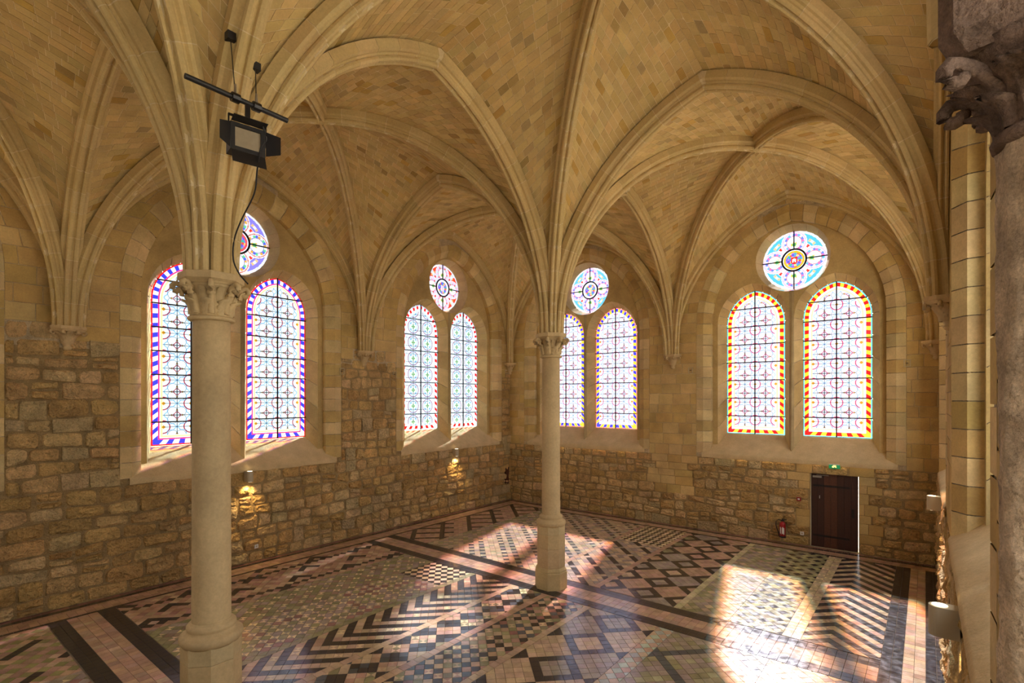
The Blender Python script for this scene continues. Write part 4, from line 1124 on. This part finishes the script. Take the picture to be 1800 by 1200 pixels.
# ------------------------------------------------------------------ door
dm = MB()
ua, ub, zt = DOOR
for (a, b) in ((ua, ua), (ub, ub)): dm.add([FF(a, 0, 0), FF(a, 0, -.5), FF(a, zt, -.5), FF(a, zt, 0)], [(0, 1, 2, 3)], (0.5, 0.39, 0.22))
dm.add([FF(ua, zt, 0), FF(ub, zt, 0), FF(ub, zt, -.5), FF(ua, zt, -.5)], [(0, 1, 2, 3)], (0.5, 0.39, 0.22)); dm.add([FF(ua, 0.0, 0), FF(ub, 0.0, 0), FF(ub, 0.0, -.5), FF(ua, 0.0, -.5)], [(0, 1, 2, 3)], (0.4, 0.33, 0.22))
dm.box((ua - .02, -.02, -.3), (ub + .02, .5, 0.001), (0.4, 0.33, 0.22)); door = struct(dm.obj('door_1', M['ashlar']))
n_ = 7; gl_, gr_ = 0.008, 0.017
for k in range(n_):
    a = ua + gl_ + (ub - ua - gl_ - gr_) * k / n_; b = ua + gl_ + (ub - ua - gl_ - gr_) * (k + 1) / n_ - .004
    m_ = MB(); m_.box((a, .075, .004 if k < 5 else .012), (b, .115, zt - .010)); m_.obj('plank', M['woodpale'] if k in (2, 3) else M['wood'], door, centre=True)  # two middle planks take a paler oak
m_ = MB(); m_.box((ua + gl_, .10, .004), (ub - gr_, .125, zt - .010)); m_.obj('backing_board', M['wood'], door)
for z in (.28, 1.62):
    m_ = MB(); m_.box((ua + .05, .068, z), (ub - .2, .076, z + .05)); m_.obj('hinge_strap', M['iron'], door)
m_ = MB(); m_.box((ub - .16, .062, .88), (ub - .10, .076, 1.10)); m_.box((ub - .15, .03, .98), (ub - .135, .062, 1.0)); m_.obj('door_handle', M['iron'], door)
m_ = MB(); m_.box((ua + .05, .03, 1.86), (ua + .26, .075, 1.91)); m_.box((ua + .14, .02, 1.925), (ua + .42, .035, 1.935)); m_.obj('door_closer', M['steel'], door)
m_ = MB(); m_.box((ua + .2, .07, 1.30), (ua + .215, .077, 1.38)); m_.obj('sticker', M['white'], door)

# ------------------------------------------------------------------ small wall things
t = empty('exit_sign', (11.0, -0.0, 2.14)); tag(t, 'small lit green emergency exit sign above the wooden door', 'sign')
m_ = MB(); m_.box((-.125, -.045, 0), (.125, 0, .11)); m_.obj('case', M['green'], t)
m_ = MB(); m_.box((-.12, -.05, .10), (.12, -.002, .118)); m_.obj('top_light', M['white'], t)
m_ = MB(); m_.add([(-.05, -.047, .03), (-.01, -.047, .03), (0, -.047, .05), (.03, -.047, .03), (.05, -.047, .035), (.03, -.047, .065), (.045, -.047, .085), (-.02, -.047, .085), (-.05, -.047, .06)], [tuple(range(9))]); m_.obj('running_symbol', M['signlit'], t)
t = empty('fire_extinguisher', (9.80, -0.19, 0.17)); tag(t, 'red fire extinguisher on the far wall to the left of the door', 'extinguisher')
V, Fc = lathe([(.06, 0), (.078, .012), (.078, .34), (.07, .38), (.045, .41), (.025, .42), (.025, .45)], 20); obj('cylinder_body', V, Fc, M['red'], t, None, True)
V, Fc = lathe([(.081, 0), (.083, .01), (.083, .035), (.08, .04)], 20); obj('foot_ring', V, Fc, M['black'], t, None, True)
m_ = MB(); m_.box((-.03, -.025, .44), (.04, .025, .475)); m_.box((-.02, -.012, .475), (.10, .012, .49)); m_.box((-.02, -.012, .50), (.10, .012, .51)); m_.obj('handle', M['black'], t)
V, Fc = tube([(-.03, 0, .46), (-.10, 0, .47), (-.16, -.01, .42), (-.165, -.01, .32), (-.13, -.02, .2), (-.09, -.03, .12), (-.085, -.03, .04)], .012, 8); obj('hose', V, Fc, M['black'], t, None, True)
V = []; Fc = []
for k in range(7):
    a = -PI / 2 - .75 + 1.5 * k / 6
    for z in (.10, .28): V.append((.0795 * math.cos(a), .0795 * math.sin(a), z + .02 * math.sin(k * 2)))
Fc = [(2 * k, 2 * k + 2, 2 * k + 3, 2 * k + 1) for k in range(6) if k != 2]; obj('label_sticker', V, Fc, M['white'], t)
m_ = MB(); m_.box((-.03, .07, .2), (.03, .15, .4)); m_.obj('wall_bracket', M['black'], t)
t = empty('fire_alarm_button', (10.17, -.0, 1.19)); tag(t, 'small red alarm button left of the wooden door', 'alarm'); m_ = MB(); m_.box((-.05, -.05, 0), (.05, 0, .10)); m_.obj('box', M['red'], t)
m_ = MB(); m_.box((-.025, -.054, .028), (.025, -.05, .072)); m_.obj('button', M['white'], t)
def outlet(F, u, z, lab, name='wall_socket'):
    t = empty(name); tag(t, lab, 'socket')
    m_ = MB(); m_.box((u - .045, z - .045, 0.03), (u + .045, z + .045, .055)); m_.v = [F(*p) for p in m_.v]; m_.obj('plate', M['white'], t)
    m_ = MB(); m_.box((u - .02, z - .02, 0.055), (u + .02, z + .02, .058)); m_.v = [F(*p) for p in m_.v]; m_.obj('insert', M['lampbody'], t)
outlet(FF, 10.25, .32, 'white wall socket low down between extinguisher and door')
outlet(FL, -9.95, .36, 'white wall socket low on the left wall beside the nearer column')
outlet(FL, -3.2, .36, 'small white wall socket low on the left wall near the far corner')
t = empty('vent_cover'); tag(t, 'tall narrow dark metal cover low in the corner on the left wall', 'cover'); m_ = MB(); m_.box((0.0, -.32, .62), (.05, -.1, 1.28)); m_.obj('frame', M['wood'], t)
m_ = MB(); m_.box((0.05, -.29, .66), (.056, -.13, 1.24)); m_.obj('panel', M['woodpale'], t)
def mark(F, u, z, lab):
    t = empty('stone_mark'); tag(t, lab, 'marker', 'small square marks on the walls'); K = (0.55, 0.46, 0.3)
    m_ = MB()
    for a, b, c, d in ((-.07, -.09, .07, -.07), (-.07, .07, .07, .09), (-.07, -.07, -.05, .07), (.05, -.07, .07, .07)): m_.box((u + a, z + b, 0.0), (u + c, z + d, .03), K)
    m_.v = [F(*p) for p in m_.v]; m_.obj('rim', M['ashlar'], t)
    m_ = MB(); m_.box((u - .03, z - .015, 0), (u + .02, z + .015, .022), (0.2, 0.14, 0.08)); m_.v = [F(*p) for p in m_.v]; m_.obj('slot', M['ashlar'], t)
mark(FL, -7.55, 4.75, 'small raised square mark right of the nearer left-wall window'); mark(FL, -5.7, 4.72, 'small raised square mark left of the farther left-wall window')
mark(FF, 7.2, 4.85, 'small square mark left of the largest far-wall window'); mark(FF, 12.52, 4.85, 'small square mark right of the largest far-wall window'); 

# ------------------------------------------------------------------ up and down wall lamps
def sconce(F, u, z, lab, energy=45):
    t = empty('wall_lamp'); tag(t, lab, 'lamp', 'beige metal wall lamps')
    w, dp, h = .075, .235, .25
    P = [(-w, .03), (w, .03)] + [(w * math.cos(a), dp - w + w * math.sin(a)) for a in [PI * k / 10 for k in range(11)]]
    V = [F(u + x, z, n) for x, n in P] + [F(u + x, z + h, n) for x, n in P]; m = len(P)
    obj('body', V, [(i, (i + 1) % m, m + (i + 1) % m, m + i) for i in range(m)] + [tuple(range(m)), tuple(range(m, 2 * m))], M['lampbody'], t)
    for zz, nm in ((z + h + .004, 'upper_lens'), (z - .004, 'lower_lens')):
        obj(nm, [F(u + .055 * math.cos(a), zz, dp - w + .055 * math.sin(a)) for a in [2 * PI * k / 18 for k in range(18)]], [tuple(range(18))], M['lit'], t)
    m_ = MB(); m_.box((u - .04, z + .06, .0), (u + .04, z + .2, .035)); m_.v = [F(*p) for p in m_.v]; m_.obj('wall_plate', M['black'], t)
    for sgn, e in ((-1, energy), (1, energy * 0.25)):
        L = bpy.data.lights.new('lamp_beam', 'SPOT'); L.energy = e; L.color = (1.0, 0.66, 0.30); L.spot_size = math.radians(95); L.spot_blend = .8; L.shadow_soft_size = .03
        lo = bpy.data.objects.new('lamp_beam', L); COL.objects.link(lo); lo.location = F(u, z + (h + .02 if sgn > 0 else -.02), dp - w)
        d = Vector(F(u, z + sgn * 1.0, dp - w - .25)) - Vector(F(u, z, dp - w)); lo.rotation_euler = d.to_track_quat('-Z', 'Y').to_euler(); lo.parent = t
sconce(FL, -10.16, 1.98, 'beige wall lamp lit on the left wall just right of the nearer column')
sconce(FL, -3.13, 1.98, 'beige wall lamp lit on the left wall near the far corner')
sconce(FR, -10.2, 1.98, 'large beige wall lamp on the right wall closest to the camera, lens lit on top', 14)
sconce(FR, -3.9, 1.98, 'beige wall lamp on the right wall near the far right corner', 14)

# ------------------------------------------------------------------ hung floodlight on its bar
def ray(u, v): s = (u - 900) / F_PX; z = (HOR - v) / F_PX; return Vector((-SA + s * CA, CA + s * SA, z))
def up_hit(p):
    best = None
    for b in ceil_bvh:
        h = b.ray_cast(Vector(p), Vector((0, 0, 1)))
        if h[0] is not None and (best is None or h[0].z < best): best = h[0].z
    return best
D0 = 4.75
best = (9, 4.8)
for k in range(60):
    d_ = 4.0 + k * 0.03; p_ = CAM + ray(408, 165) * d_; h_ = up_hit(p_)
    if h_ is not None:
        e_ = abs(HOR - F_PX * (h_ - 4) / d_ - 68); best = min(best, (e_, d_)) if best[0] < 9 or e_ < 400 else best
        if best[0] == 9: best = (e_, d_)
D0 = 4.85
zb = 4 + (HOR - 165) / F_PX * D0
pL = CAM + ray(325, 133) * ((zb - 4) * F_PX / (HOR - 133)); pR = CAM + ray(505, 212) * ((zb - 4) * F_PX / (HOR - 212))
bar_t = empty('lighting_bar'); tag(bar_t, 'black steel bar hung on wires beneath the vault ribs', 'bar')
obj('tube', *tube([pL, pR], .025, 10), M['black'], bar_t)
dirb = (pR - pL).normalized(); lenb = (pR - pL).length
for f in (0.455, 0.665):
    p = pL + dirb * lenb * f
    obj('clamp', *tube([p - dirb * .035, p + dirb * .035], .045, 10), M['blackm'], bar_t)
    rv = ray(405, 65) if f < .5 else ray(449, 118); hits = []
    for b_ in ceil_bvh + rib_bvh:
        h_ = b_.ray_cast(CAM + rv * 2.5, rv)
        if h_[0] is not None: hits.append(((h_[0] - CAM).length, h_[0]))
    an = min(hits, key=lambda q_: q_[0])[1]
    obj('hanging_wire', *tube([p + Vector((0, 0, .03)), an], .005, 6), M['black'], bar_t)
    obj('shackle', *tube([p + Vector((0, 0, .03)), p + Vector((0, 0, .13))], [.016, .01], 8), M['steel'], bar_t)
    m_ = MB(); m_.box((an.x - .04, an.y - .04, an.z - .04), (an.x + .04, an.y + .04, an.z + .04)); m_.obj('ceiling_anchor', M['black'], bar_t)
# flood: local frame faces the room towards the camera side, tilted down
pc = pL + dirb * lenb * .575
fl = empty('floodlight', pc); tag(fl, 'black theatre floodlight with barn doors hanging from the bar', 'floodlight')
to = (CAM - pc); az = math.atan2(to.y, to.x) + math.radians(14)
fl.rotation_euler = (0, 0, az - 0)
def fbox(a, b, name, mat): m_ = MB(); m_.box(a, b); return m_.obj(name, mat, fl)
zc_ = -.36
fbox((-.14, -.155, zc_ - .13), (.0, .155, zc_ + .13), 'housing', M['black'])
for a, b in (((0, -.155, zc_ + .095), (.03, .155, zc_ + .13)), ((0, -.155, zc_ - .13), (.03, .155, zc_ - .095)), ((0, -.155, zc_ - .095), (.03, -.115, zc_ + .095)), ((0, .115, zc_ - .095), (.03, .155, zc_ + .095))): fbox(a, b, 'front_frame', M['black'])
fbox((.002, -.115, zc_ - .095), (.008, .115, zc_ + .095), 'lens', M['lens'])
for k in range(6): fbox((-.13 + .02 * k, -.13, zc_ + .13), (-.122 + .02 * k, .13, zc_ + .145), 'cooling_fin', M['black'])
fbox((-.01, -.17, zc_ + .19), (.015, .17, zc_ + .205), 'yoke', M['blackm']); fbox((-.01, -.17, zc_ - .02), (.015, -.16, zc_ + .2), 'yoke_arm', M['blackm']); fbox((-.01, .16, zc_ - .02), (.015, .17, zc_ + .2), 'yoke_arm', M['blackm'])
fbox((-.02, -.02, zc_ + .2), (.02, .02, -.02), 'hook_clamp', M['blackm'])
for sgn in (-1, 1):
    y0 = sgn * .158; obj('barn_door', [(.03, y0, zc_ - .12), (.03, y0, zc_ + .12), (.13, y0 + sgn * .105, zc_ + .06), (.13, y0 + sgn * .105, zc_ - .11), (.033, y0 + sgn * .004, zc_ - .12), (.033, y0 + sgn * .004, zc_ + .12), (.133, y0 + sgn * .109, zc_ + .06), (.133, y0 + sgn * .109, zc_ - .11)],
        [(0, 1, 2, 3), (4, 5, 6, 7), (0, 1, 5, 4), (1, 2, 6, 5), (2, 3, 7, 6), (3, 0, 4, 7)], M['black'], fl)
obj('barn_door', [(.03, -.15, zc_ - .135), (.03, .15, zc_ - .135), (.09, .15, zc_ - .27), (.09, -.15, zc_ - .27), (.034, -.15, zc_ - .137), (.034, .15, zc_ - .137), (.094, .15, zc_ - .272), (.094, -.15, zc_ - .272)], [(0, 1, 2, 3), (4, 5, 6, 7), (0, 1, 5, 4), (1, 2, 6, 5), (2, 3, 7, 6), (3, 0, 4, 7)], M['black'], fl)
obj('barn_door', [(.03, -.15, zc_ + .135), (.03, .15, zc_ + .135), (.14, .15, zc_ + .15), (.14, -.15, zc_ + .15), (.03, -.15, zc_ + .139), (.03, .15, zc_ + .139), (.14, .15, zc_ + .154), (.14, -.15, zc_ + .154)], [(0, 1, 2, 3), (4, 5, 6, 7), (0, 1, 5, 4), (1, 2, 6, 5), (2, 3, 7, 6), (3, 0, 4, 7)], M['black'], fl)
# cable from the flood down the rib cluster to the capital
cp = [(462, 222, D0 + .05), (468, 245, D0 + .1), (458, 262, D0 + .1), (452, 300, 5.05), (447, 340, 5.15), (425, 385, 5.3), (412, 420, 5.42), (410, 455, 5.42), (420, 480, 5.42), (436, 499, 5.42)]
P = [CAM + ray(u, v) * d for u, v, d in cp]
Q = []
for i in range(len(P) - 1):
    p0, p1, p2, p3 = P[max(0, i - 1)], P[i], P[i + 1], P[min(len(P) - 1, i + 2)]
    for k in range(5):
        t_ = k / 5; Q.append(0.5 * ((2 * p1) + (-p0 + p2) * t_ + (2 * p0 - 5 * p1 + 4 * p2 - p3) * t_ ** 2 + (-p0 + 3 * p1 - 3 * p2 + p3) * t_ ** 3))
Q.append(P[-1]); fm = (Matrix.Translation(pc) @ Matrix.Rotation(az, 4, 'Z')).inverted(); o = obj('power_cable', *tube([fm @ q_ for q_ in Q], .008, 6), M['black'], fl, None, True); o['label'] = 'black cable running down the ribs to the capital'
